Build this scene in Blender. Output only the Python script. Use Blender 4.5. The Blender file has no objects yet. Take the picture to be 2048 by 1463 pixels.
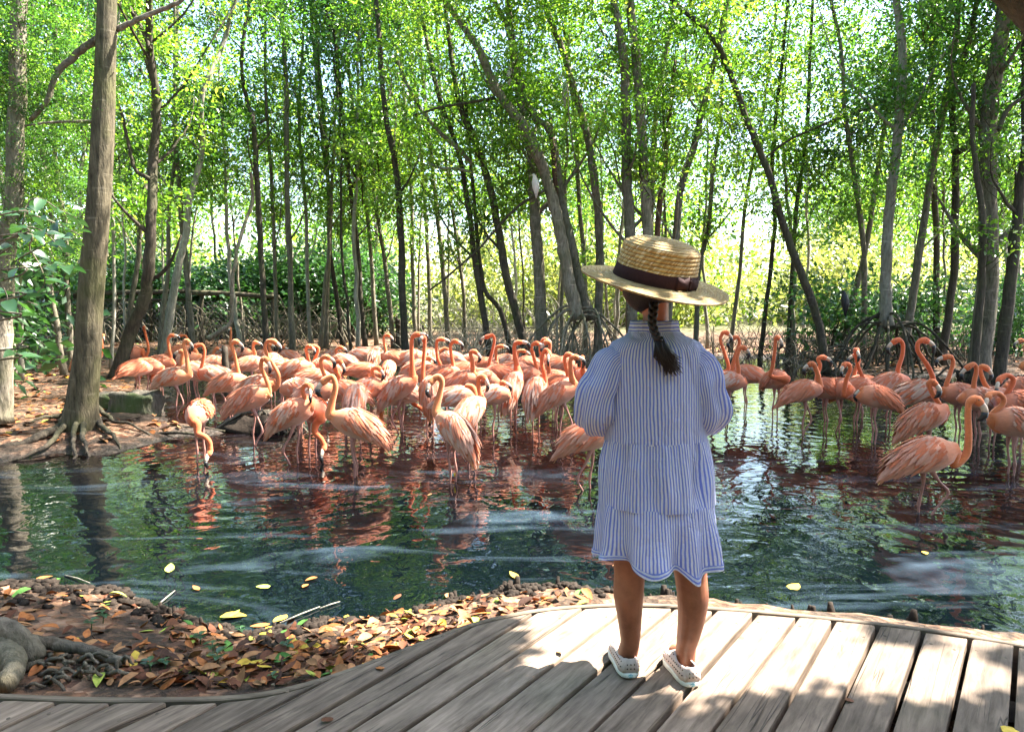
import bpy, bmesh, math, random
import numpy as np
from mathutils import Vector, Matrix, noise
sc = bpy.context.scene
# ------------------------------------------------ camera, sky, sun, exposure
F = 1400.0; PITCH = math.radians(5.37); CAMZ = 1.5
cam = bpy.data.objects.new('camera', bpy.data.cameras.new('camera')); sc.collection.objects.link(cam)
cam.location = (0, 0, CAMZ); cam.rotation_euler = (math.pi/2 - PITCH, 0, 0)
cam.data.sensor_width = 36; cam.data.lens = 36*F/2048; cam.data.clip_start = 0.05; cam.data.clip_end = 2000
sc.camera = cam
SUN_AZ, SUN_EL = math.radians(71), math.radians(54)
SUN = Vector((math.cos(SUN_EL)*math.sin(SUN_AZ), math.cos(SUN_EL)*math.cos(SUN_AZ), math.sin(SUN_EL)))
world = bpy.data.worlds.new('World'); sc.world = world; world.use_nodes = True
wn = world.node_tree; bg = wn.nodes['Background']
sky = wn.nodes.new('ShaderNodeTexSky'); sky.sky_type = 'NISHITA'; sky.sun_disc = False
sky.sun_elevation = SUN_EL; sky.sun_rotation = SUN_AZ; sky.air_density = 1.0; sky.dust_density = 1.6
wn.links.new(sky.outputs[0], bg.inputs[0]); bg.inputs[1].default_value = 0.088
sl = bpy.data.lights.new('sun', 'SUN'); sl.energy = 5.0; sl.angle = math.radians(0.53); sl.color = (1.0, 0.93, 0.82)
so = bpy.data.objects.new('sun', sl); sc.collection.objects.link(so); so.rotation_euler = (-SUN).to_track_quat('-Z', 'Y').to_euler()
sc.view_settings.view_transform = 'Standard'; sc.view_settings.look = 'None'; sc.view_settings.gamma = 1
sc.view_settings.use_curve_mapping = False; sc.view_settings.exposure = 3.12
sc.render.engine = 'CYCLES'
cy = sc.cycles; cy.use_denoising = True; cy.max_bounces = 7; cy.diffuse_bounces = 3; cy.glossy_bounces = 3
cy.transmission_bounces = 4; cy.transparent_max_bounces = 4; cy.sample_clamp_indirect = 6
try: cy.denoiser = 'OPENIMAGEDENOISE'
except Exception: pass

R = random.Random(7); NR = np.random.RandomState(7)
rad = math.radians
CP, SP = math.cos(PITCH), math.sin(PITCH)
def ray(u, v):
    x = (u-1024)/F; z = (731.5-v)/F
    return Vector((x, CP + z*SP, -SP + z*CP))
def on_z(u, v, z=0.0):
    r = ray(u, v); t = (z-CAMZ)/r.z
    return Vector((r.x*t, r.y*t, z))
def on_y(u, v, y):
    r = ray(u, v); t = y/r.y
    return Vector((r.x*t, y, CAMZ + r.z*t))
# ------------------------------------------------ helpers
def V(*a): return Vector(a)
def tag(o, label=None, cat=None, group=None, kind=None):
    if label: o['label'] = label
    if cat: o['category'] = cat
    if group: o['group'] = group
    if kind: o['kind'] = kind
    return o
def link(o, parent=None):
    sc.collection.objects.link(o)
    if parent is not None: o.parent = parent
    return o
def mesh_data(name, vs, fs, mat=None, smooth=True, col=None, uv=None, mats=None, midx=None):
    me = bpy.data.meshes.new(name)
    me.from_pydata([tuple(v) for v in vs], [], fs)
    if mats:
        for m in mats: me.materials.append(m)
        if midx is not None: me.polygons.foreach_set('material_index', midx)
    elif mat: me.materials.append(mat)
    if smooth: me.polygons.foreach_set('use_smooth', [True]*len(me.polygons))
    if col is not None:
        ca = me.color_attributes.new('Col', 'FLOAT_COLOR', 'POINT')
        a = np.ones((len(vs), 4), np.float32); a[:, :3] = np.array(col, np.float32); ca.data.foreach_set('color', a.ravel())
    if uv is not None:
        ul = me.uv_layers.new(name='UVMap')
        li = np.zeros(len(me.loops), np.int32); me.loops.foreach_get('vertex_index', li)
        ul.data.foreach_set('uv', np.array(uv, np.float32)[li].ravel())
    me.update()
    return me
def obj(name, me, parent=None, loc=None, rot=None, scale=None):
    o = bpy.data.objects.new(name, me); link(o, parent)
    if loc is not None: o.location = loc
    if rot is not None: o.rotation_euler = rot
    if scale is not None: o.scale = scale if hasattr(scale, '__len__') else (scale,)*3
    return o
def empty(name, loc=(0, 0, 0), rot=(0, 0, 0)):
    o = bpy.data.objects.new(name, None); link(o); o.location = loc; o.rotation_euler = rot; o.empty_display_size = .1
    return o
def mk(name, vs, fs, mat, parent=None, **k):
    return obj(name, mesh_data(name, vs, fs, mat, **k), parent)
def catmull(pts, n):
    """resample a polyline smoothly: n samples per span"""
    P = [Vector(p) for p in pts]
    if len(P) < 3: return [P[0].lerp(P[-1], i/n) for i in range(n+1)]
    P = [P[0]*2-P[1]] + P + [P[-1]*2-P[-2]]
    out = []
    for i in range(1, len(P)-2):
        p0, p1, p2, p3 = P[i-1:i+3]
        for k in range(n):
            t = k/n
            out.append(.5*((2*p1)+(p2-p0)*t+(2*p0-5*p1+4*p2-p3)*t*t+(3*p1-p0-3*p2+p3)*t**3))
    out.append(P[-2]); return out
def loft(pts, ra, rb=None, n=8, side=None, cap=True, v0=0):
    """tube of elliptical rings; ra along the transported side axis, rb across it"""
    pts = [Vector(p) for p in pts]; N = len(pts)
    if not hasattr(ra, '__len__'): ra = [ra]*N
    if rb is None: rb = ra
    if not hasattr(rb, '__len__'): rb = [rb]*N
    s = None; vs = []; fs = []
    for i in range(N):
        t = (pts[min(i+1, N-1)] - pts[max(i-1, 0)])
        if t.length < 1e-9: t = V(0, 0, 1)
        t.normalize()
        if s is None:
            s = Vector(side) if side is not None else (V(1, 0, 0) if abs(t.x) < .8 else V(0, 1, 0))
        s = s - t*s.dot(t)
        if s.length < 1e-6: s = t.orthogonal()
        s.normalize(); b = t.cross(s)
        for k in range(n):
            a = 2*math.pi*k/n
            vs.append(pts[i] + s*(ra[i]*math.cos(a)) + b*(rb[i]*math.sin(a)))
        if i:
            for k in range(n):
                k2 = (k+1) % n; q = v0+(i-1)*n
                fs.append((q+k, q+k2, q+n+k2, q+n+k))
    if cap:
        fs.append(tuple(v0+k for k in range(n-1, -1, -1))); q = v0+(N-1)*n
        fs.append(tuple(q+k for k in range(n)))
    return vs, fs
def join(parts):
    vs = []; fs = []
    for a, b in parts:
        o = len(vs); vs += list(a); fs += [tuple(i+o for i in f) for f in b]
    return vs, fs
def box(sx, sy, sz, c=(0, 0, 0)):
    x, y, z = sx/2, sy/2, sz/2; c = Vector(c)
    vs = [c+V(a*x, b*y, d*z) for d in (-1, 1) for a, b in ((-1, -1), (1, -1), (1, 1), (-1, 1))]
    return vs, [(3, 2, 1, 0), (4, 5, 6, 7), (0, 1, 5, 4), (1, 2, 6, 5), (2, 3, 7, 6), (3, 0, 4, 7)]
def ball(c, r, n=10, m=6, sq=(1, 1, 1)):
    vs = []; fs = []; c = Vector(c)
    for j in range(m+1):
        ph = math.pi*j/m
        for k in range(n):
            a = 2*math.pi*k/n
            vs.append(c+V(r*sq[0]*math.sin(ph)*math.cos(a), r*sq[1]*math.sin(ph)*math.sin(a), r*sq[2]*math.cos(ph)))
    for j in range(m):
        for k in range(n):
            k2 = (k+1) % n; fs.append((j*n+k, (j+1)*n+k, (j+1)*n+k2, j*n+k2))
    return vs, fs
# ------------------------------------------------ node materials
def mat(name, build, **kw):
    m = bpy.data.materials.new(name); m.use_nodes = True; nt = m.node_tree; nt.nodes.clear()
    out = nt.nodes.new('ShaderNodeOutputMaterial')
    class N: pass
    g = N(); g.nt = nt; g.out = out
    def nd(t, **p):
        n = nt.nodes.new(t)
        for k, v in p.items():
            if k.startswith('i_'): n.inputs[k[2:].replace('_', ' ')].default_value = v
            else: setattr(n, k, v)
        return n
    def ln(a, b): nt.links.new(a, b)
    g.nd = nd; g.ln = ln
    def coords(kind='Object', scale=(1, 1, 1), rot=(0, 0, 0)):
        tc = nd('ShaderNodeTexCoord'); mp = nd('ShaderNodeMapping'); mp.inputs['Scale'].default_value = scale; mp.inputs['Rotation'].default_value = rot
        ln(tc.outputs[kind], mp.inputs[0]); return mp.outputs[0]
    def noi(vec, s, det=4, rough=.55, dist=0):
        n = nd('ShaderNodeTexNoise'); n.inputs['Scale'].default_value = s; n.inputs['Detail'].default_value = det
        n.inputs['Roughness'].default_value = rough; n.inputs['Distortion'].default_value = dist
        if vec is not None: ln(vec, n.inputs['Vector'])
        return n.outputs['Fac']
    def ramp(fac, stops, interp='LINEAR'):
        r = nd('ShaderNodeValToRGB'); r.color_ramp.interpolation = interp
        e = r.color_ramp.elements
        while len(e) < len(stops): e.new(.5)
        for k, (p, c) in enumerate(stops):
            e[k].position = p; e[k].color = (*c, 1) if hasattr(c, '__len__') else (c, c, c, 1)
        ln(fac, r.inputs[0]); return r.outputs[0]
    def mix(fac, a, b, mode='MIX'):
        n = nd('ShaderNodeMix', data_type='RGBA', blend_type=mode)
        for s, v in ((0, fac), (6, a), (7, b)):
            if hasattr(v, 'is_linked') or hasattr(v, 'links'): ln(v, n.inputs[s])
            else: n.inputs[s].default_value = v if s == 0 else (*v, 1)
        return n.outputs[2]
    def math_(op, a, b=0.0):
        n = nd('ShaderNodeMath', operation=op)
        for s, v in ((0, a), (1, b)):
            if hasattr(v, 'links'): ln(v, n.inputs[s])
            else: n.inputs[s].default_value = v
        return n.outputs[0]
    def bump(h, st=.5, d=.01):
        n = nd('ShaderNodeBump'); n.inputs['Strength'].default_value = st; n.inputs['Distance'].default_value = d
        ln(h, n.inputs['Height']); return n.outputs[0]
    def bsdf(col, rough=.7, spec=.4, normal=None, **kk):
        p = nd('ShaderNodeBsdfPrincipled')
        if hasattr(col, 'links'): ln(col, p.inputs['Base Color'])
        else: p.inputs['Base Color'].default_value = (*col, 1)
        if hasattr(rough, 'links'): ln(rough, p.inputs['Roughness'])
        else: p.inputs['Roughness'].default_value = rough
        p.inputs['Specular IOR Level'].default_value = spec
        for k, v in kk.items(): p.inputs[k.replace('_', ' ')].default_value = v
        if normal is not None: ln(normal, p.inputs['Normal'])
        return p.outputs[0]
    g.coords, g.noi, g.ramp, g.mix, g.math, g.bump, g.bsdf = coords, noi, ramp, mix, math_, bump, bsdf
    sh = build(g)
    ln(sh, out.inputs[0]); return m
def m_bark(name, c1, c2, moss=(.06, .075, .02), mossamt=.5, ring=True):
    def b(g):
        v = g.coords('Object', (1, 1, .22)); w = g.coords('Object', (1, 1, 1))
        n1 = g.noi(v, 26, 6, .65); n2 = g.noi(w, 1.6, 3); n3 = g.noi(v, 70, 4)
        n4 = g.noi(g.coords('Object', (.5, .5, 3.0)), 7, 3)
        c = g.mix(g.ramp(n1, [(.3, 0.), (.68, 1.)]), c1, c2)
        c = g.mix(g.math('MULTIPLY', g.ramp(n2, [(.48, 0.), (.65, 1.)]), mossamt), c, moss)
        c = g.mix(g.ramp(n4, [(.62, 0.), (.72, .45)]), c, tuple(min(1, x*1.5+.05) for x in c2))
        info = g.nd('ShaderNodeObjectInfo')
        c = g.mix(1.0, c, g.ramp(info.outputs['Random'], [(0, .75), (1, 1.25)]), 'MULTIPLY')
        return g.bsdf(c, .85, .25, g.bump(g.math('ADD', n1, g.math('MULTIPLY', n3, .4)), .9, .02))
    return mat(name, b)
M = {}
M['bark'] = m_bark('mangrove_bark', (.052, .043, .031), (.23, .198, .15), mossamt=.45)
M['bark_pale'] = m_bark('pale_bark', (.13, .115, .09), (.34, .315, .26), mossamt=.15)
M['bark_dark'] = m_bark('dark_bark', (.02, .016, .012), (.085, .068, .05), mossamt=.3)
M['bark_big'] = m_bark('ridged_bark', (.018, .015, .008), (.115, .096, .060), moss=(.07, .075, .022), mossamt=.6)
M['bark_red'] = m_bark('reddish_bark', (.05, .026, .018), (.15, .085, .06), mossamt=.1)
M['root'] = m_bark('root_bark', (.04, .032, .024), (.16, .135, .105), mossamt=.2)
def m_leaf(name, ca, cb, cc, trans=.45, rough=.33, tcol=2.2):
    def b(g):
        at = g.nd('ShaderNodeAttribute', attribute_name='Col')
        sep = g.nd('ShaderNodeSeparateColor'); g.ln(at.outputs['Color'], sep.inputs[0])
        c = g.ramp(sep.outputs[0], [(0, ca), (.6, cb), (1, cc)])
        info = g.nd('ShaderNodeObjectInfo')
        c = g.mix(1.0, c, g.ramp(info.outputs['Random'], [(0, .8), (1, 1.2)]), 'MULTIPLY')
        p = g.bsdf(c, rough, .75)
        tr = g.nd('ShaderNodeBsdfTranslucent'); c2 = g.mix(1.0, c, (tcol*1.05, tcol*1.1, tcol*.55), 'MULTIPLY'); g.ln(c2, tr.inputs[0])
        ms = g.nd('ShaderNodeMixShader'); ms.inputs[0].default_value = trans; g.ln(p, ms.inputs[1]); g.ln(tr.outputs[0], ms.inputs[2])
        return ms.outputs[0]
    return mat(name, b)
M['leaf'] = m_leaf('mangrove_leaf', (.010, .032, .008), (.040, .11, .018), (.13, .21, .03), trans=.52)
M['leaf_light'] = m_leaf('yellow_green_leaf', (.03, .08, .012), (.10, .19, .022), (.20, .25, .045), trans=.56)  # lighter, yellower leaf green
M['leaf_dark'] = m_leaf('dark_green_leaf', (.016, .05, .018), (.03, .085, .025), (.05, .11, .03), trans=.35)  # darker leaf green, less translucent
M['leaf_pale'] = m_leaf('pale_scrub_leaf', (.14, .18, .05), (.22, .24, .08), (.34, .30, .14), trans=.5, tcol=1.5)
M['leaf_big'] = m_leaf('broad_leaf', (.014, .045, .018), (.025, .07, .026), (.04, .10, .035), trans=.25, rough=.35)
def m_ground(g):
    w = g.coords('Object')
    n1 = g.noi(w, 2.2, 8, .7); n2 = g.noi(w, 24, 5, .7); n3 = g.noi(w, .35, 2)
    vo = g.nd('ShaderNodeTexVoronoi'); vo.inputs['Scale'].default_value = 22; g.ln(w, vo.inputs['Vector'])
    c = g.mix(g.ramp(n1, [(.35, 0.), (.62, 1.)]), (.018, .012, .008), (.062, .040, .026))
    c = g.mix(g.ramp(n2, [(.5, 0.), (.62, .7)]), c, (.15, .085, .05))
    lt = g.ramp(vo.outputs['Color'], [(.3, (.10, .05, .03)), (.55, (.25, .12, .06)), (.8, (.33, .20, .13))])
    c = g.mix(g.ramp(g.noi(w, 5, 3), [(.46, 0.), (.56, .8)]), c, lt)
    # wet dark mud close to the waterline
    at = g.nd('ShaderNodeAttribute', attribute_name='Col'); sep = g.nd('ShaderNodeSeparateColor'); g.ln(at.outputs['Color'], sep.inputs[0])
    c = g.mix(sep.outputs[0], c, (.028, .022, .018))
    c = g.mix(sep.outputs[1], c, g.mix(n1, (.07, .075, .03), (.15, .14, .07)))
    h = g.math('ADD', n2, g.math('MULTIPLY', vo.outputs['Distance'], 1.2))
    return g.bsdf(c, g.ramp(sep.outputs[0], [(0, .9), (1, .55)]), .3, g.bump(h, .8, .03))
M['ground'] = mat('leafy_mud', m_ground)
def m_water(g):
    w = g.coords('Object', (1, 1, 1))
    w2 = g.coords('Object', (1, 1.0, 1), (0, 0, .4))
    big = g.noi(w, 3.2, 2, .5, .7); med = g.noi(w2, 6.0, 2, .4, 1.2); fine = g.noi(w2, 24, 2, .5, .6)
    # rings spreading from wading birds
    rings = None
    for (cx, cyy, sc_, amp) in ((3.6, 4.9, 9, .10), (-1.9, 5.9, 10, .08), (1.2, 7.0, 9, .08), (-.4, 9.5, 8, .08), (4.6, 9.0, 8, .08)):
        wv = g.nd('ShaderNodeTexWave', wave_type='RINGS', rings_direction='SPHERICAL'); wv.inputs['Scale'].default_value = sc_/6; wv.inputs['Distortion'].default_value = 2.5; wv.inputs['Detail'].default_value = 1
        mp = g.nd('ShaderNodeMapping'); mp.inputs['Location'].default_value = (-cx, -cyy, 0); tc = g.nd('ShaderNodeTexCoord'); g.ln(tc.outputs['Object'], mp.inputs[0]); g.ln(mp.outputs[0], wv.inputs['Vector'])
        ln_ = g.nd('ShaderNodeVectorMath', operation='LENGTH'); g.ln(mp.outputs[0], ln_.inputs[0])
        fall = g.ramp(g.math('DIVIDE', ln_.outputs['Value'], 3.0), [(0, 1.), (1, 0.)])
        t = g.math('MULTIPLY', g.math('MULTIPLY', wv.outputs['Fac'], fall), amp*3)
        rings = t if rings is None else g.math('ADD', rings, t)
    h = g.math('ADD', g.math('ADD', g.math('MULTIPLY', big, 1.0), g.math('MULTIPLY', med, .35)), g.math('ADD', g.math('MULTIPLY', fine, .018), rings))
    # murk, and pale streaks painted as scum lit by dappled sun
    scum_dapple = g.noi(g.coords('Object', (.35, 1.3, 1), (0, 0, .15)), 1.6, 4, .6, .8)
    c = g.mix(g.ramp(scum_dapple, [(.53, 0.), (.74, 1.)]), (.0010, .0024, .0036), (.038, .058, .080))
    sepp = g.nd('ShaderNodeSeparateXYZ'); g.ln(g.coords('Object'), sepp.inputs[0])
    c = g.mix(g.ramp(g.math('DIVIDE', sepp.outputs[1], 12.0), [(.42, 0.), (.62, .8)]), c, (.006, .0024, .002))
    return g.bsdf(c, .012, .75, g.bump(h, .44, .02), IOR=1.40)
M['water'] = mat('pond_water', m_water)
def m_wood(name, c1, c2, dark=.0):
    def b(g):
        v = g.coords('Object', (.12, 1, 1)); w = g.coords('Object')
        info = g.nd('ShaderNodeObjectInfo'); off = g.math('MULTIPLY', info.outputs['Random'], 40.)
        cv = g.nd('ShaderNodeCombineXYZ'); g.ln(off, cv.inputs[0]); g.ln(off, cv.inputs[1])
        va = g.nd('ShaderNodeVectorMath', operation='ADD'); g.ln(v, va.inputs[0]); g.ln(cv.outputs[0], va.inputs[1])
        wa = g.nd('ShaderNodeVectorMath', operation='ADD'); g.ln(w, wa.inputs[0]); g.ln(cv.outputs[0], wa.inputs[1])
        n1 = g.noi(va.outputs[0], 45, 6, .65, .4); n2 = g.noi(wa.outputs[0], 5, 4, .6)
        v3 = g.coords('Object', (.035, 1, 1)); vc = g.nd('ShaderNodeVectorMath', operation='ADD'); g.ln(v3, vc.inputs[0]); g.ln(cv.outputs[0], vc.inputs[1]); crack = g.noi(vc.outputs[0], 24, 2, .5, .15)
        vo = g.nd('ShaderNodeTexVoronoi'); vo.inputs['Scale'].default_value = 4.2; g.ln(wa.outputs[0], vo.inputs['Vector'])
        c = g.mix(g.ramp(n1, [(.3, 0.), (.7, 1.)]), c1, c2)
        c = g.mix(1.0, c, g.ramp(n2, [(.3, .72), (.7, 1.15)]), 'MULTIPLY')
        ck = g.ramp(crack, [(.485, 0.), (.5, 1.), (.515, 0.)])
        gate = g.ramp(g.noi(wa.outputs[0], 2.2, 2), [(.52, 0.), (.6, 1.)])
        ck = g.math('MULTIPLY', ck, gate)
        c = g.mix(g.math('MULTIPLY', ck, .8), c, (.03, .025, .02))
        knot = g.ramp(vo.outputs['Distance'], [(.035, 1.), (.07, 0.)])
        c = g.mix(g.math('MULTIPLY', knot, .7), c, (.07, .045, .03))
        c = g.mix(g.ramp(g.noi(wa.outputs[0], 1.7, 3), [(.58, 0.), (.72, .16)]), c, (.10, .12, .05))
        c = g.mix(1.0, c, g.ramp(info.outputs['Random'], [(0, .62), (1, 1.15)]), 'MULTIPLY')
        h = g.math('SUBTRACT', g.math('MULTIPLY', n1, .6), g.math('MULTIPLY', ck, 1.5))
        return g.bsdf(c, .75, .3, g.bump(h, .55, .006))
    return mat(name, b)
M['plank'] = m_wood('weathered_plank', (.090, .062, .043), (.30, .222, .165))
M['fascia'] = m_wood('edge_board', (.07, .052, .036), (.18, .14, .10))
def flat(name, c, rough=.7, spec=.3, var=.15, s=20, bump_=.2):
    def b(g):
        w = g.coords('Object'); n = g.noi(w, s, 4)
        col = g.mix(1.0, c, g.ramp(n, [(.3, 1-var), (.7, 1+var)]), 'MULTIPLY')
        return g.bsdf(col, rough, spec, g.bump(n, bump_, .005))
    return mat(name, b)
M['mud'] = flat('wet_mud', (.022, .016, .012), .85, .15, .5, 40, 1)
M['stone'] = m_bark('mossy_stone', (.025, .022, .017), (.115, .10, .08), moss=(.035, .065, .012), mossamt=.8)
# ------------------------------------------------ the ground, the pond
pond_px = [(-420, 960), (-200, 945), (0, 925), (110, 905), (210, 912), (300, 888), (345, 872), (470, 868), (420, 850), (335, 846), (330, 800), (345, 768), (300, 752), (330, 740), (430, 732),
           (560, 726), (700, 722), (860, 728), (1000, 738), (1090, 732), (1200, 735), (1330, 722), (1450, 714), (1560, 716), (1620, 738), (1740, 762), (1860, 752), (1960, 750), (2048, 758), (2300, 765), (2700, 800)]
pond = [on_z(u, v) for u, v in pond_px]
pond += [V(12, 6, 0), V(12, 2.4, 0)]
near_px = [(2300, 1310), (2048, 1285), (1880, 1262), (1700, 1238), (1500, 1214), (1300, 1204), (1190, 1200), (1120, 1190), (1000, 1196), (900, 1214), (800, 1240), (700, 1256), (620, 1268), (560, 1284), (500, 1278), (440, 1262), (380, 1250), (320, 1228),
           (240, 1196), (140, 1186), (0, 1180), (-200, 1178), (-500, 1180)]
pond += [on_z(u, v) for u, v in near_px]
PX = np.array([p.x for p in pond]); PY = np.array([p.y for p in pond])
# deck edge, from the photograph, on the deck plane
ZD = .45
edge_px = [(-420, 1372), (-200, 1384), (0, 1392), (150, 1398), (300, 1399), (440, 1396), (540, 1385), (640, 1360), (740, 1326), (860, 1280), (940, 1250), (1020, 1230), (1100, 1217), (1200, 1210), (1300, 1209), (1420, 1215), (1540, 1224), (1700, 1240), (1860, 1259), (2048, 1290), (2300, 1342), (2500, 1395)]
edge_w = [on_z(u, v, ZD) for u, v in edge_px]
for k in range(9): d_ = (edge_w[-1]-edge_w[-2]).normalized(); edge_w.append(edge_w[-1]+V(d_.x*math.cos(-.05)-d_.y*math.sin(-.05), d_.x*math.sin(-.05)+d_.y*math.cos(-.05), 0)*.2)
edge = catmull(edge_w, 4)
EX = np.array([p.x for p in edge]); EY = np.array([p.y for p in edge])
def sdist(X, Y, PX=PX, PY=PY):
    """signed distance to the pond outline, negative inside the water"""
    shp = X.shape; x = X.ravel(); y = Y.ravel(); d = np.full(x.shape, 1e9); ins = np.zeros(x.shape, bool)
    n = len(PX)
    for i in range(n):
        ax, ay, bx, by = PX[i], PY[i], PX[(i+1) % n], PY[(i+1) % n]
        ex, ey = bx-ax, by-ay; L = ex*ex+ey*ey+1e-12
        t = np.clip(((x-ax)*ex+(y-ay)*ey)/L, 0, 1)
        d = np.minimum(d, np.hypot(x-ax-t*ex, y-ay-t*ey))
        cr = (ay > y) != (by > y)
        with np.errstate(divide='ignore', invalid='ignore'):
            xi = ex*(y-ay)/(by-ay+1e-15)+ax
        ins ^= cr & (x < xi)
    return np.where(ins, -d, d).reshape(shp)
def wav(X, Y, s, seed):
    r = np.random.RandomState(seed); o = 0
    for k in range(9):
        a = r.uniform(0, 6.28); f = s*r.uniform(.5, 2.2); o = o+np.sin((X*math.cos(a)+Y*math.sin(a))*f+r.uniform(0, 6.28))
    return o/9
def height(X, Y):
    X = np.asarray(X, float); Y = np.asarray(Y, float)
    s = sdist(X, Y) + .10*wav(X, Y, 6, 3) + .05*wav(X, Y, 16, 4)
    up = .10*(1-np.exp(-np.maximum(s, 0)/.25)) + .012*np.maximum(s, 0)
    near = Y < 4.0
    ny = np.maximum(s, 0)
    upn = .07*(1-np.exp(-ny/.05)) + .17*ny
    up = np.where(near, np.minimum(upn, .33), np.minimum(up, .34))
    h = np.where(s > 0, up, np.maximum(s*.35, -.45))
    h = h + np.where(s > .02, 1, .3)*(.018*wav(X, Y, 9, 1)+.012*wav(X, Y, 24, 2))
    # keep the soil under the boardwalk below the boards
    ed = np.interp(X, EX, EY)
    h = np.where((Y < ed+.05), np.minimum(h, .30), h)
    return h
def hz(x, y): return float(height(np.array([x]), np.array([y]))[0])
def axis(lo, hi, step, far):
    a = list(np.arange(lo, hi, step)); b = []; s = step; v = hi
    while v < far: b.append(v); s *= 1.35; v += s
    c = []; s = step; v = lo-step
    while v > -far: c.append(v); s *= 1.35; v -= s
    return np.array(c[::-1]+a+b)
gx = axis(-13, 13, .11, 700); gy = np.concatenate([np.arange(-3, 0.9, .5), np.arange(.9, 5, .05), axis(5, 26, .13, 900)[axis(5, 26, .13, 900) >= 5]])
gy = np.concatenate([[-600, -200, -60, -20, -8], gy])
X, Y = np.meshgrid(gx, gy); Z = height(X, Y)
s_ = sdist(X, Y)
nx, ny_ = len(gx), len(gy)
vs = np.stack([X.ravel(), Y.ravel(), Z.ravel()], 1)
ii = (np.arange(ny_-1)[:, None]*nx+np.arange(nx-1)[None]).ravel()
fs = np.stack([ii, ii+1, ii+nx+1, ii+nx], 1).tolist()
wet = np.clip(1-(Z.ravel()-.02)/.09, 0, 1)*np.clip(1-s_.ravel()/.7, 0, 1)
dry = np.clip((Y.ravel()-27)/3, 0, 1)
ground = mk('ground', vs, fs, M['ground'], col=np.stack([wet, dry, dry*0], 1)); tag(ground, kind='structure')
wv, wf = [V(-60, -2, 0), V(60, -2, 0), V(60, 30, 0), V(-60, 30, 0)], [(0, 1, 2, 3)]
water = mk('pond_water', wv, wf, M['water'], smooth=False); tag(water, kind='structure')
# ------------------------------------------------ the boardwalk
boardwalk = empty('boardwalk'); tag(boardwalk, kind='structure')
seams = [((2300, 1342), (2310, 1463)), ((2230, 1325), (2235, 1463)), ((2130, 1308), (2134, 1463)), ((2032, 1295), (2021, 1463)), ((1940, 1276), (1898, 1463)), ((1846, 1262), (1777, 1463)), ((1756, 1251), (1655, 1463)), ((1668, 1242), (1542, 1463)), ((1594, 1234), (1421, 1463)),
         ((1511, 1226), (1300, 1463)), ((1430, 1220), (1178, 1463)), ((1343, 1216), (1050, 1463)), ((1256, 1213), (925, 1463)), ((1166, 1215), (800, 1463)), ((1068, 1225), (690, 1463)), ((930, 1257), (575, 1463)),
         ((650, 1360), (453, 1463)), ((445, 1399), (325, 1463)), ((345, 1402), (212, 1463)), ((235, 1401), (101, 1463)), ((125, 1400), (-12, 1463)), ((10, 1396), (-130, 1463)), ((-110, 1391), (-250, 1463)), ((-230, 1385), (-372, 1463))]
# the boards keep the same width behind the frame and fan a little
W = []
T0 = on_z(2300, 1342, ZD); D0 = (on_z(2310, 1463, ZD)-T0).normalized()
for k in range(9, 0, -1):
    a_ = .03*k; W.append((T0+V(.145*k, -.055*k-.004*k*k, 0), V(D0.x*math.cos(-a_)-D0.y*math.sin(-a_), D0.x*math.sin(-a_)+D0.y*math.cos(-a_), 0)))
for t, b in seams:
    T = on_z(*t, ZD); B = on_z(*b, ZD); d = (B-T).normalized(); W.append((T, d))
EDGE2 = [V(p.x, p.y, 0) for p in edge]
def hit_edge(P, d):
    best = None
    for a, b in zip(EDGE2[:-1], EDGE2[1:]):
        e = b-a; den = d.x*e.y-d.y*e.x
        if abs(den) < 1e-9: continue
        w = V(a.x-P.x, a.y-P.y, 0); t = (w.x*e.y-w.y*e.x)/den; s = (w.x*d.y-w.y*d.x)/den
        if -.001 <= s <= 1.001 and abs(t) < .7:
            if best is None or t < best: best = t
    return 0 if best is None else best
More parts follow.
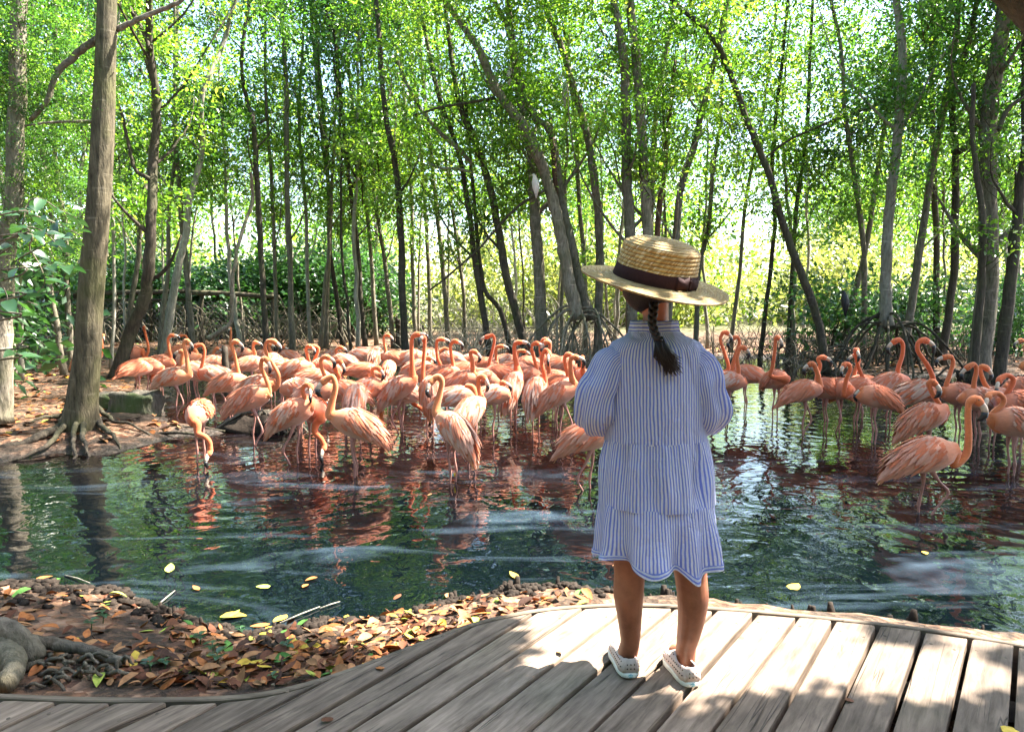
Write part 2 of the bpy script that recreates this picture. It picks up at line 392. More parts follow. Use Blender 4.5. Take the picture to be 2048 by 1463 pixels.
def plank(i):
    (Ta, da), (Tb, db) = W[i+1], W[i]          # a = left seam, b = right seam
    ta, tb = hit_edge(Ta, da), hit_edge(Tb, db)
    Pa, Pb = Ta+da*(ta+.016), Tb+db*(tb+.016)
    L = 1.35
    dm = (da+db).normalized(); nrm = V(dm.y, -dm.x, 0)
    if nrm.dot(Pb-Pa) < 0: nrm = -nrm
    wob = R.uniform(-.012, .012)
    Qa, Qb = Ta+da*(L+.0), Tb+db*(L+.0)
    gap = .0055 + R.uniform(0, .002)
    # polygon, going round: follow the deck edge between the two seams
    mids = [p for p in edge if (Pa.x+.02 < p.x < Pb.x-.02) and abs((V(p.x, p.y, ZD)-(Pa+Pb)/2).length) < (Pa-Pb).length*.6]
    pts = [Pa+nrm*gap] + [V(p.x, p.y, ZD)+dm*.016 for p in mids] + [Pb-nrm*gap, Qb-nrm*gap, Qa+nrm*gap]
    # local frame: x along the board
    ang = math.atan2(dm.y, dm.x); c = (Pa+Pb+Qa+Qb)/4; Mx = Matrix.Translation(c) @ Matrix.Rotation(ang, 4, 'Z'); inv = Mx.inverted()
    loc = [inv @ p for p in pts]
    # round the outline corners
    rp = []
    n = len(loc)
    for k in range(n):
        p0, p1, p2 = loc[k-1], loc[k], loc[(k+1) % n]; r = .016
        a_, b_ = (p0-p1), (p2-p1)
        if min(a_.length, b_.length) < .05: rp.append(p1); continue
        for t in (0, .5, 1):
            A = p1+a_.normalized()*r; B = p1+b_.normalized()*r
            rp.append((1-t)**2*A+2*t*(1-t)*p1+t*t*B)
    bm = bmesh.new(); th = .036
    top = [bm.verts.new((p.x, p.y, 0)) for p in rp]
    f = bm.faces.new(top); f.normal_update()
    if f.normal.z < 0: f.normal_flip()
    ex = bmesh.ops.extrude_face_region(bm, geom=[f]); vv = [g for g in ex['geom'] if isinstance(g, bmesh.types.BMVert)]
    bmesh.ops.translate(bm, verts=vv, vec=(0, 0, -th))
    bmesh.ops.recalc_face_normals(bm, faces=bm.faces)
    te = [e for e in bm.edges if all(abs(v.co.z) < 1e-6 for v in e.verts)]
    bmesh.ops.bevel(bm, geom=te, offset=.006, segments=2, affect='EDGES', profile=.6)
    me = bpy.data.meshes.new('plank'); bm.to_mesh(me); bm.free(); me.materials.append(M['plank'])
    o = obj('plank', me, boardwalk); o.matrix_local = Matrix.Translation((0, 0, R.uniform(-.004, .002))) @ Mx @ Matrix.Rotation(R.uniform(-.004, .004), 4, 'X')
for i in range(len(W)-1): plank(i)
SCR = mesh_data('screw', *loft([V(0, 0, -.004), V(0, 0, .0008), V(0, 0, .0003)], [.0048, .0048, .0018], None, 8), M['fascia'], smooth=False)
for pk in list(boardwalk.children):
    xs_ = [v_.co.x for v_ in pk.data.vertices]; ys_ = [v_.co.y for v_ in pk.data.vertices]; x0_, x1_ = min(xs_), max(xs_)
    w_ = max(ys_)-min(ys_); sg_ = 1 if (pk.matrix_local @ V(x1_, 0, 0)).y > (pk.matrix_local @ V(x0_, 0, 0)).y else -1
    xe = x1_ if sg_ > 0 else x0_
    for yy_ in (-.032, .032):
        o = obj('screw', SCR, pk, (xe-sg_*(.09+abs(w_-.14)*.6), yy_+R.uniform(-.004, .004), 0))
# edge board, following the curve
ev = []; ef = []
for k, p in enumerate(edge):
    t = (edge[min(k+1, len(edge)-1)]-edge[max(k-1, 0)]).normalized(); nn = V(-t.y, t.x, 0)
    if nn.y < 0: nn = -nn
    for (o_, z_) in ((.0, ZD-.30), (.0, ZD-.005), (.003, ZD-.002), (.017, ZD-.002), (.020, ZD-.005), (.020, ZD-.30)):
        q = V(p.x, p.y, 0)+nn*o_; ev.append(V(q.x, q.y, z_))
    if k:
        for j in range(5): a = (k-1)*6+j; ef.append((a, a+6, a+7, a+1))
eb = mk('edge_board', ev, ef, M['fascia'], boardwalk, smooth=False)
# joists under the boards
for s in (.30, .95):
    jv = []; jf = []
    pl = [Ta+da*(hit_edge(Ta, da)+s) for Ta, da in W]
    v_, f_ = loft([V(p.x, p.y, ZD-.085) for p in pl], .03, .045, 4, side=(0, 1, 0))
    mk('joist', v_, f_, M['fascia'], boardwalk, smooth=False)
# ------------------------------------------------ leaves and crowns
def leaf_cloud(n_sprig, per, ext, L, seed, flat_=.6, spread=.34, cone=0.0, wr=.26):
    """many small folded leaves set in sprigs: vertices, faces, per-vertex colour key"""
    r = np.random.RandomState(seed)
    # sprig centres fill an uneven ellipsoid
    c = r.normal(size=(n_sprig, 3)); c /= np.linalg.norm(c, axis=1)[:, None]
    c *= (r.uniform(.15, 1, n_sprig)**.55)[:, None]*np.array(ext)
    c *= (1+.25*np.sin(c[:, [1]]*2.3+seed)+.2*np.cos(c[:, [0]]*3.1+seed*2))
    sz = spread*r.uniform(.6, 1.5, n_sprig)
    N = n_sprig*per
    ci = np.repeat(np.arange(n_sprig), per)
    d = r.normal(size=(N, 3)); d[:, 2] *= flat_
    P = c[ci] + d*sz[ci][:, None]
    ax = d+r.normal(size=(N, 3))*.8; ax[:, 2] -= .3; ax /= np.linalg.norm(ax, axis=1)[:, None]
    up = r.normal(size=(N, 3))*.55; up[:, 2] += 1
    sd = np.cross(ax, up); sd /= np.linalg.norm(sd, axis=1)[:, None]+1e-9
    nn = np.cross(sd, ax)
    l = L*r.uniform(.5, 1.4, N)[:, None]; w = l*wr
    v0 = P; v1 = P+ax*l*.45+sd*w+nn*w*.35; v2 = P+ax*l; v3 = P+ax*l*.45-sd*w+nn*w*.35
    vs = np.stack([v0, v1, v2, v3], 1).reshape(-1, 3)
    b = np.arange(N)*4
    fs = np.stack([np.stack([b, b+1, b+2], 1), np.stack([b, b+2, b+3], 1)], 1).reshape(-1, 3)
    key = np.clip(r.beta(1.3, 2, n_sprig)[ci]*.85+r.uniform(0, .3, N), 0, 1)
    col = np.repeat(np.stack([key, key, key], 1), 4, 0)
    return vs, fs, col
def np_mesh(name, vs, fs, mat_, col=None, smooth=False):
    me = bpy.data.meshes.new(name); vs = np.asarray(vs, np.float32); fs = np.asarray(fs, np.int32)
    me.vertices.add(len(vs)); me.vertices.foreach_set('co', vs.ravel())
    me.loops.add(fs.size); me.loops.foreach_set('vertex_index', fs.ravel())
    me.polygons.add(len(fs)); me.polygons.foreach_set('loop_start', np.arange(len(fs), dtype=np.int32)*fs.shape[1])
    me.polygons.foreach_set('loop_total', np.full(len(fs), fs.shape[1], np.int32))
    me.materials.append(mat_); me.update(calc_edges=True)
    if col is not None:
        ca = me.color_attributes.new('Col', 'FLOAT_COLOR', 'POINT'); a = np.ones((len(vs), 4), np.float32); a[:, :3] = col; ca.data.foreach_set('color', a.ravel())
    if smooth: me.polygons.foreach_set('use_smooth', [True]*len(me.polygons))
    return me
def crown_mesh(seed, matk, ns=30, per=78, ext=(1.6, 1.6, 2.4), L=.108, spread=.22, **k):
    k['spread'] = spread
    v, f, c = leaf_cloud(ns, per, ext, L, seed, **k)
    # twigs that carry the sprigs
    r = np.random.RandomState(seed); cc = r.normal(size=(ns, 3)); cc /= np.linalg.norm(cc, axis=1)[:, None]
    cc *= (r.uniform(.15, 1, ns)**.55)[:, None]*np.array(ext); cc *= (1+.25*np.sin(cc[:, [1]]*2.3+seed)+.2*np.cos(cc[:, [0]]*3.1+seed*2))
    tv = []; tf = []; o = len(v)
    for q in cc:
        a = np.array([q[0]*.12, q[1]*.12, q[2]-.45*abs(q[0])-.3]); m_ = (a+q)/2+np.array([0, 0, -.08])
        for dx, dy in ((1, 0), (0, 1)):
            b = o+len(tv)
            for p, w in ((a, .012), (m_, .008), (q, .004)): tv += [p+np.array([dx*w, dy*w, 0]), p-np.array([dx*w, dy*w, 0])]
            tf += [(b, b+1, b+3), (b, b+3, b+2), (b+2, b+3, b+5), (b+2, b+5, b+4)]
    nf = len(f); v = np.concatenate([v, np.array(tv)]); f = np.concatenate([f, np.array(tf)]); c = np.concatenate([c, np.full((len(tv), 3), .3)])
    me = np_mesh('crown', v, f, M[matk], c); me.materials.append(M['bark_dark'])
    mi = np.zeros(len(f), np.int32); mi[nf:] = 1; me.polygons.foreach_set('material_index', mi); return me
CROWN = {k: [crown_mesh(10+i*7, m, **kw) for i in range(n)] for k, m, n, kw in (
    ('mid', 'leaf', 4, {}), ('light', 'leaf_light', 3, {}), ('dark', 'leaf_dark', 3, {}),
    ('far', 'leaf_light', 2, dict(ns=60, per=34, L=.17, spread=.45, ext=(2.2, 2.2, 2.6))),
    ('spray', 'leaf_light', 3, dict(ns=11, per=44, L=.10, spread=.2, ext=(.9, .7, .5))),
    ('pale', 'leaf_pale', 2, dict(ns=70, per=34, L=.16, spread=.4, ext=(2.0, 2.0, 1.7))),
    ('canopy', 'leaf', 2, dict(ns=80, per=40, L=.15, spread=.42, ext=(2.8, 2.8, 1.0))),
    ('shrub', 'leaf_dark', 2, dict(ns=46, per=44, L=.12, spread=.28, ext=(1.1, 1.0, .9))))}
def add_crown(parent, pos, kind, s=1.0, sz=None, rz=None):
    me = CROWN[kind][R.randrange(len(CROWN[kind]))]
    o = obj('crown', me, parent, pos, (R.uniform(-.15, .15), R.uniform(-.15, .15), R.uniform(0, 6.28) if rz is None else rz), (s, s, sz if sz else s))
    o['kind'] = 'stuff'; return o
def trunk_mesh(pts, r0, r1, seg=5, n=9, wob=.02, flare=0.0, broken=False):
    P = catmull(pts, seg); N = len(P); rr = []
    z0 = P[0].z
    for i, p in enumerate(P):
        t = i/(N-1); P[i] = p+V(R.uniform(-wob, wob), R.uniform(-wob, wob), 0)*(0 if i in (0, N-1) else 1)
        r = r0+(r1-r0)*t; r *= 1+R.uniform(-.06, .06)
        if flare: r *= 1+flare*math.exp(-max(0, p.z-z0)/.25)
        rr.append(max(r, .006))
    v, f = loft(P, rr, None, n)
    if broken:
        for k in range(n): v[-1-k] = v[-1-k]+V(0, 0, R.uniform(-1, 1)*r1*1.6)
    return v, f, P, rr
def limbs(parent, P, rr, m, count, zmin, length=1.4, nm='branch'):
    idx = [i for i, p in enumerate(P) if p.z > zmin]
    for _ in range(count):
        if not idx: return
        i = R.choice(idx); p = P[i]; a = R.uniform(0, 6.28); L = length*R.uniform(.5, 1.3); r = rr[i]*R.uniform(.3, .5)
        q = [p, p+V(math.cos(a)*L*.35, math.sin(a)*L*.35, L*.35), p+V(math.cos(a)*L*.7, math.sin(a)*L*.7, L*.9), p+V(math.cos(a+.3)*L, math.sin(a+.3)*L, L*1.5)]
        v, f, _, _ = trunk_mesh(q, r, .006, 3, 5, .015)
        mk(nm, v, f, m, parent)
def tree(label, px, w0, w1, d, matk='bark', crown='mid', nc=2, group='mangrove trees round the pond', ext=1.7, lean=0, broken=False, nlimb=4, kind='mangrove_tree', flare=.25, cz=None, gz=None):
    pts = [on_y(u, v, d) for u, v in px]
    g = hz(pts[0].x, d)
    if gz is None and pts[0].z > g: pts[0] = V(pts[0].x, d, g-.06)
    for i, p in enumerate(pts): p.y += lean*(p.z-pts[0].z)+ R.uniform(-.05, .05)*i
    if not broken:
        dr = (pts[-1]-pts[-2]).normalized(); pts.append(pts[-1]+dr*ext)
    base = pts[0].copy(); root = empty(kind, base)
    loc = [p-base for p in pts]
    v, f, P, rr = trunk_mesh(loc, w0/2*d/F*.88, w1/2*d/F*.82, 6 if w0 > 18 else 4, 14 if w0 > 26 else 9, .012, flare, broken)
    mk('trunk', v, f, M[matk], root)
    tag(root, label, 'tree' if not broken else 'tree stump', group)
    top = P[-1]
    if not broken:
        limbs(root, P, rr, M[matk], nlimb, 2.2, 1.5)
        for k in range(nc):
            t = .93-.38*k/max(1, nc-1) if nc > 1 else .85
            p = P[int(t*(len(P)-1))]
            if p.z+base.z < 4.8: p = V(p.x, p.y, 4.8-base.z+R.uniform(0, 1))
            add_crown(root, p+V(R.uniform(-.9, .9), R.uniform(-.7, .7), R.uniform(-.3, .6)), crown, R.uniform(.7, 1.05))
        if R.random() < .55:
            q = R.choice([p for p in P if p.z+base.z > 2.3] or [P[-1]]); add_crown(root, V(q.x+R.uniform(-.5, .5), q.y+R.uniform(-.4, .4), R.uniform(2.4, 4.4)-base.z), 'spray', R.uniform(.7, 1.2))
    return root, P, rr
HT = [
 # label, polyline, base width, top width, depth, options
 ('slim grey-white trunk at the far left, left one of a close pale pair', [(30, 745), (22, 640), (18, 540), (10, 430), (8, 250), (5, 80), (0, 0)], 12, 7, 12.5, dict(matk='bark_pale')),
 ('slim grey-white trunk, right one of the close pale pair at far left', [(40, 748), (38, 640), (32, 540), (30, 430), (22, 300), (14, 120)], 12, 7, 12, dict(matk='bark_pale')),
 ('pale trunk leaning left in front of the shady bush, left of the snapped red pole', [(128, 738), (115, 650), (103, 570), (95, 470), (90, 380), (80, 200), (84, 20)], 14, 8, 13, {}),
 ('pale trunk right beside the snapped red pole, left of the big trunk', [(144, 728), (138, 690), (132, 560), (126, 440), (118, 330), (112, 200), (108, 30)], 14, 8, 13.5, {}),
 ('very thin whitish stem just right of the big ridged trunk', [(222, 722), (226, 560), (224, 440), (220, 300), (214, 150), (232, 10)], 8, 5, 14, dict(matk='bark_pale')),
 ('light grey trunk curving up behind the dark crooked tree', [(245, 700), (262, 610), (275, 510), (284, 420), (290, 330), (296, 180), (280, 20)], 12, 7, 15, {}),
 ('dark crooked tree with a thick leaning base beside the tallest left flamingo', [(232, 752), (258, 672), (290, 592), (304, 520), (308, 420), (300, 330), (303, 200), (301, 90), (320, -20)], 30, 12, 12.5, dict(matk='bark_dark', nlimb=6, flare=.5)),
 ('slender trunk in front of the fence, third right of the dark crooked tree', [(318, 702), (325, 620), (333, 540), (336, 430), (352, 300), (350, 100)], 11, 6, 17, {}),
 ('light trunk slanting right from the left flamingos up to the treetops', [(326, 700), (345, 606), (360, 520), (368, 470), (376, 400), (396, 300), (416, 200), (442, 80), (470, 0)], 19, 8, 16, dict(matk='bark_pale')),
 ('straight grey trunk rising in front of the wire fence', [(387, 690), (380, 600), (371, 500), (366, 420), (350, 260), (346, 60)], 14, 8, 17, {}),
 ('dark forked sapling whose top bends in a hook, mid left', [(535, 700), (526, 560), (520, 440), (515, 300), (512, 240), (490, 205), (488, 130), (500, 20)], 14, 7, 17, dict(matk='bark_dark')),
 ('thin trunk left of the straight mid-left pole tree', [(556, 690), (549, 500), (541, 350), (530, 200), (534, 20)], 9, 6, 19, {}),
 ('straight pole-like trunk standing tall above the centre-left flamingos', [(585, 702), (581, 560), (576, 400), (573, 200), (568, 40)], 14, 8, 18, {}),
 ('thin whitish trunk left of the spiky green plant', [(622, 694), (615, 560), (610, 400), (600, 250), (604, 60)], 9, 6, 20, dict(matk='bark_pale')),
 ('grey trunk directly left of the spiky green plant', [(652, 692), (655, 560), (660, 420), (640, 250), (628, 60)], 11, 7, 20, {}),
 ('dark slim trunk at the spiky green plant, leaning left', [(686, 692), (674, 600), (661, 500), (655, 380), (648, 230), (630, 60)], 11, 7, 20.5, dict(matk='bark_dark')),
 ('slim trunk just right of the spiky green plant', [(731, 702), (722, 600), (715, 500), (705, 400), (690, 300), (676, 120)], 12, 7, 19, dict(matk='bark_dark')),
 ('thin dark trunk leaning left over the lone raised flamingo head', [(753, 690), (745, 560), (735, 450), (720, 340), (700, 160)], 10, 6, 21, {}),
 ('slender trunk with a bright gap of sunlight on its right, centre left', [(788, 694), (778, 600), (765, 500), (752, 400), (738, 270), (722, 100)], 11, 6, 20, {}),
 ('dark trunk standing at the water behind the two tallest flamingo heads', [(813, 716), (805, 600), (800, 450), (790, 330), (770, 220), (752, 40)], 18, 10, 16, dict(matk='bark_dark')),
 ('thin mossy trunk right behind the tallest pair of flamingo heads', [(832, 692), (826, 560), (822, 400), (814, 240), (798, 60)], 10, 6, 20, {}),
 ('thin trunk in the sunlit gap left of the centre', [(861, 684), (858, 560), (850, 420), (836, 240), (820, 80)], 10, 6, 21, {}),
 ('slim trunk leaning left above the centre flamingos', [(898, 694), (888, 560), (875, 430), (858, 280), (838, 80)], 12, 7, 19, {}),
 ('very thin trunk left of the pair of dark slanting trunks', [(931, 690), (925, 560), (905, 430), (888, 280), (876, 100)], 9, 6, 21, {}),
 ('dark trunk, left one of three that slant over the centre birds', [(982, 712), (966, 620), (950, 520), (938, 420), (915, 300), (880, 200), (850, 60)], 16, 8, 16.5, dict(matk='bark_dark')),
 ('thin dark pole leaning steeply left, middle one of three slanting trunks', [(1026, 716), (1000, 620), (968, 574), (950, 430), (940, 300)], 13, 6, 16.5, dict(matk='bark_dark', nc=1)),
 ('dark slanting trunk with a crooked upper limb, right one of three', [(1058, 716), (1015, 560), (996, 455), (977, 364), (948, 273), (919, 210), (905, 130), (890, 10)], 20, 9, 16, dict(matk='bark_dark')),
 ('thick straight grey trunk at the bank left of the prop roots', [(1086, 722), (1078, 550), (1070, 430), (1063, 310), (1048, 240), (1030, 130), (1018, 20)], 28, 14, 15.5, dict(matk='bark')),
 ('long pale trunk leaning far left from the prop roots to the top', [(1156, 640), (1136, 550), (1119, 455), (1097, 368), (1058, 273), (1015, 215), (986, 167), (957, 105), (919, 43), (880, -10)], 30, 12, 15, dict(flare=.15, gz=1, nlimb=3)),
 ('brown trunk that forks high up behind the prop roots', [(1182, 640), (1158, 560), (1143, 490), (1124, 400), (1112, 330), (1099, 262), (1068, 230), (1040, 158), (1016, 72), (991, -5)], 24, 10, 15.3, dict(flare=.1, gz=1, nlimb=3)),
 ('curving trunk just left of the straw hat, sweeping up and left', [(1196, 690), (1199, 480), (1188, 360), (1173, 268), (1145, 167), (1125, 96), (1096, 24), (1080, -20)], 20, 11, 15.5, {}),
 ('thin trunk seen between the two curving ones left of the hat', [(1172, 690), (1168, 526), (1158, 383), (1151, 263), (1139, 140), (1130, 20)], 11, 7, 18, {}),
 ('thick grey trunk right above the left side of the straw hat', [(1268, 700), (1262, 500), (1254, 335), (1252, 191), (1240, 96), (1229, -10)], 26, 17, 14.5, dict(matk='bark')),
 ('thick twin trunk rising directly behind the crown of the hat', [(1302, 700), (1298, 500), (1291, 400), (1285, 287), (1275, 110), (1263, -10)], 27, 18, 14.5, dict(matk='bark')),
 ('slim leaning trunk between the hat and the snapped reddish pole', [(1300, 700), (1303, 420), (1308, 297), (1317, 191), (1335, 72), (1350, -10)], 13, 8, 17, {}),
 ('tall grey-brown trunk sloping right above the right side of the hat', [(1330, 700), (1345, 520), (1353, 474), (1363, 383), (1391, 287), (1406, 215), (1428, 120), (1455, -10)], 19, 11, 15, {}),
 ('dim trunk at the right edge of the hat brim', [(1393, 690), (1397, 550), (1415, 455), (1425, 335), (1444, 250), (1452, 120)], 12, 7, 18, {}),
 ('long dark trunk slanting right down to the water, crossing the bright gap', [(1656, 706), (1635, 632), (1602, 541), (1573, 464), (1530, 335), (1496, 230), (1453, 124), (1415, 72), (1372, 0)], 20, 10, 14.5, dict(matk='bark_dark', nlimb=2)),
 ('thin trunk standing in the bright gap, left of the pale root-footed tree', [(1728, 690), (1731, 574), (1726, 478), (1712, 335), (1692, 215), (1678, 120), (1670, 0)], 13, 7, 16.5, {}),
 ('pale straight trunk standing on wide arching roots at the right', [(1775, 652), (1771, 550), (1777, 407), (1791, 287), (1795, 144), (1791, -10)], 26, 15, 14.5, dict(matk='bark_pale', gz=1)),
 ('pale trunk leaning right beside the root-footed one', [(1806, 690), (1841, 502), (1865, 359), (1889, 215), (1917, 72), (1928, -10)], 18, 11, 15, {}),
 ('straight dark trunk behind the pale leaning one, right side', [(1873, 700), (1875, 502), (1866, 335), (1860, 191), (1867, 72), (1854, -10)], 14, 9, 17, dict(matk='bark_dark')),
 ('dark trunk forking like a Y at mid height, right side', [(1882, 712), (1908, 550), (1915, 407), (1915, 300), (1908, 191), (1923, 96), (1938, 0)], 18, 10, 15, dict(matk='bark_dark')),
 ('massive dark trunk with a swollen foot at the far right bank', [(1955, 728), (1975, 574), (1977, 431), (1985, 239), (1993, 100), (2000, -10)], 46, 26, 13.5, dict(matk='bark', flare=.5, nlimb=5)),
 ('thick trunk leaning right at the right edge of the photo', [(1996, 746), (2018, 574), (2032, 431), (2044, 297), (2060, 150)], 28, 13, 13, dict(matk='bark_dark')),
 ('slanting trunk rising from the roots behind the bright gap', [(1684, 690), (1700, 620), (1713, 570), (1735, 480), (1762, 330), (1780, 200)], 16, 8, 17, {}),
 ('thin trunk left of the bright gap, first right of the hat', [(1461, 684), (1480, 540), (1492, 400), (1520, 250), (1540, 120)], 10, 6, 19, {}),
 ('dark thin trunk with leafy top, second right of the hat', [(1520, 690), (1533, 600), (1551, 450), (1547, 300), (1560, 120)], 11, 7, 18, dict(matk='bark_dark')),
 ('thin upright trunk standing just left of the long slanting one', [(1576, 692), (1584, 560), (1592, 420), (1611, 280), (1618, 120)], 11, 7, 18, dict(matk='bark_dark')),
]
trees = {}
for lab, px, w0, w1, d, o in HT:
    o = dict(o)
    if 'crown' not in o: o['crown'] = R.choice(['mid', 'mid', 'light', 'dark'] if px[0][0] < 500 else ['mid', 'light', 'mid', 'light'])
    trees[lab[:24]] = tree(lab, px, w0, w1, d, **o)
# snapped poles
tree('snapped reddish pole standing just left of the big ridged trunk', [(150, 728), (153, 650), (156, 592)], 11, 6, 12, matk='bark_red', broken=True, kind='broken_trunk', group='snapped trunks')
tree('snapped brown pole curving like a bow, mid left', [(415, 678), (440, 662), (460, 640), (468, 570), (480, 480), (495, 400), (502, 345)], 11, 7, 14, matk='bark', broken=True, kind='broken_trunk', group='snapped trunks', gz=1)
tree('short snapped dark stub rising from the forked brown trunk', [(1128, 520), (1114, 400), (1106, 300), (1101, 236)], 14, 9, 15.25, matk='bark_red', broken=True, kind='broken_trunk', group='snapped trunks', gz=1)
tree('snapped dark red pole above the right of the hat', [(1304, 700), (1317, 459), (1331, 335), (1343, 215), (1350, 124)], 15, 9, 15.8, matk='bark_red', broken=True, kind='broken_trunk', group='snapped trunks')
tree('snapped grey pole beside the massive trunk at right', [(1948, 722), (1965, 574), (1960, 431), (1953, 287), (1950, 163)], 17, 10, 13, matk='bark_dark', broken=True, kind='broken_trunk', group='snapped trunks')
tree('low broken stump in the sunlight behind the tallest pair of heads', [(800, 694), (797, 655), (796, 640)], 16, 13, 20, matk='bark_dark', broken=True, kind='broken_trunk', group='snapped trunks')
# side limbs that the photograph shows, as branches of their trees
def limb_on(key, px, w0, w1, d, matk='bark'):
    root = trees[key[:24]][0]; base = root.location
    pts = [on_y(u, v, d)-base for u, v in px]
    v, f, _, _ = trunk_mesh(pts, w0/2*d/F, w1/2*d/F, 5, 7, .01); mk('branch', v, f, M[matk], root)
limb_on('dark crooked tree with a', [(300, 358), (285, 350), (270, 338), (258, 290), (246, 240), (232, 190)], 9, 5, 12.5, 'bark_dark')
limb_on('dark crooked tree with a', [(302, 560), (330, 540), (352, 500), (362, 470)], 9, 4, 12.6, 'bark_dark')
limb_on('dark crooked tree with a', [(301, 100), (285, 60), (262, 20), (240, -20)], 8, 5, 12.4, 'bark_dark')
limb_on('dark forked sapling whos', [(520, 246), (532, 235), (533, 200), (530, 170)], 6, 4, 17, 'bark_dark')
limb_on('dark slanting trunk with', [(944, 330), (920, 300), (885, 270), (850, 230), (820, 180), (790, 110)], 10, 6, 16)
limb_on('dark slanting trunk with', [(946, 345), (915, 338), (880, 336), (855, 325)], 7, 3, 16, 'bark_pale')
limb_on('long pale trunk leaning ', [(1090, 380), (1040, 410), (1000, 450), (960, 495), (910, 540), (860, 580)], 6, 4, 15, 'bark_dark')
limb_on('long pale trunk leaning ', [(990, 196), (940, 205), (880, 215), (825, 232)], 7, 4, 15, 'bark_dark')
limb_on('dark trunk forking like ', [(1917, 305), (1940, 285), (1960, 220), (1985, 150)], 11, 7, 15, 'bark_dark')
limb_on('thick trunk leaning righ', [(1998, 260), (2012, 225), (2030, 205), (2060, 190)], 10, 7, 13, 'bark_dark')
limb_on('thin trunk standing in t', [(1770, 205), (1710, 225), (1640, 252), (1570, 285), (1520, 325)], 7, 4, 16, 'bark_dark')
# ------------------------------------------------ prop roots
def prop_roots(key, n, z0, reach, rpx, d, seed, matk='root', span=(0, 6.28)):
    r = random.Random(seed); root = trees[key[:24]][0]; b = root.location; g = hz(b.x, b.y)
    for k in range(n):
        a = span[0]+(span[1]-span[0])*(k+r.uniform(.1, .9))/n; L = reach*r.uniform(.6, 1.25); zz = (b.z if b.z > g+.3 else g+.2)+z0*r.uniform(-.25, .55)
        cx, sy = math.cos(a), math.sin(a)*.7
        p0 = V(b.x, b.y, zz); p3 = V(b.x+cx*L, b.y+sy*L, -.12)
        p1 = V(b.x+cx*L*r.uniform(.25, .45), b.y+sy*L*.35, zz+r.uniform(-.12, .08)*L); p2 = V(b.x+cx*L*r.uniform(.6, .85), b.y+sy*L*.8, (zz+.1)*r.uniform(.35, .62))
        v, f, _, _ = trunk_mesh([p-b for p in (p0, p1, p2, p3)], rpx*r.uniform(.6, 1.1)*.72, rpx*.42, 5, 7, .015)
        mk('prop_root', v, f, M[matk], root)
        for q in range(r.choice([0, 1, 1, 2])):
            t = r.uniform(.35, .8); s = p1.lerp(p2, t); e = V(s.x+r.uniform(-.3, .3), s.y+r.uniform(-.2, .2), -.1)
            v, f, _, _ = trunk_mesh([s-b, s.lerp(e, .5)-b+V(r.uniform(-.06, .06), 0, 0), e-b], rpx*.5, rpx*.35, 3, 5, .01); mk('prop_root', v, f, M[matk], root)
prop_roots('long pale trunk leaning far left', 10, .5, 1.2, .045, 15, 1, 'bark')
prop_roots('brown trunk that forks high up', 7, .35, 1.0, .04, 15, 2, 'bark')
prop_roots('pale straight trunk standing on wide', 14, .5, 1.6, .05, 14.5, 3, 'bark_dark')
prop_roots('pale trunk leaning right beside', 7, .6, 1.1, .035, 15, 4, 'bark_dark')
prop_roots('long dark trunk slanting right down', 8, .6, 1.0, .035, 14.5, 5)
prop_roots('thick straight grey trunk at the', 6, .3, .8, .03, 15.5, 6)
prop_roots('massive dark trunk with a', 8, .3, .8, .05, 13.5, 8, 'bark_dark')
# ------------------------------------------------ the big ridged trunk at the left
bt = on_z(162, 862, .08); d = bt.y
big = empty('mangrove_tree', bt); tag(big, 'big ridged trunk on the left bank, sunlit above and mossy below, with snaking roots', 'tree', 'mangrove trees round the pond')
pl = [on_y(u, v, d)-bt for u, v in [(160, 872), (165, 800), (176, 700), (181, 600), (194, 450), (204, 300), (210, 150), (214, 0), (217, -150), (222, -420), (235, -800)]]
wid = [72, 56, 49, 46, 43, 40, 37, 34, 31, 26, 20]
P = catmull(pl, 8); ws = np.interp(np.linspace(0, 10, len(P)), range(11), wid)
def ridged(P, rr, n=40, amp=.06, seed=2):
    r = random.Random(seed); ph = [r.uniform(0, 6.28) for _ in range(6)]
    v, f = loft(P, rr, None, n)
    for i in range(len(P)):
        for k in range(n):
            a = 2*math.pi*k/n; q = v[i*n+k]; c = P[i]
            low = math.exp(-i/5.0)
            s = 1+amp*.35*math.sin(9*a+ph[0]+P[i].z*.5)+amp*.35*math.sin(17*a+ph[1]+P[i].z*1.3)+low*.10*math.sin(5*a+ph[2])+.02*math.sin(P[i].z*4+2*a)
            v[i*n+k] = c+(q-c)*s
    return v, f
v, f = ridged(P, [w/2*d/F for w in ws]); mk('trunk', v, f, M['bark_big'], big)
for px, r0 in (([(150, 842), (125, 866), (85, 882), (40, 892), (-10, 899), (-80, 905)], .085), ([(150, 852), (110, 885), (60, 903), (10, 912)], .05), ([(172, 855), (168, 878), (170, 893), (180, 902)], .055),
              ([(186, 850), (205, 868), (222, 880), (240, 888)], .06), ([(190, 840), (225, 855), (262, 862), (300, 868)], .045), ([(158, 860), (145, 885), (150, 900), (140, 912)], .045), ([(150, 845), (120, 850), (90, 852), (50, 858)], .05)):
    pts = []
    for i, (u, vv) in enumerate(px):
        q = on_z(u, vv, .06); h = hz(q.x, q.y); q.z = h+.02+(.16 if i == 0 else .03 if i < 3 else -.02); pts.append(q-bt)
    v, f, _, _ = trunk_mesh(pts, r0*.68, r0*.18, 5, 9, .018); mk('root', v, f, M['bark_dark'], big)
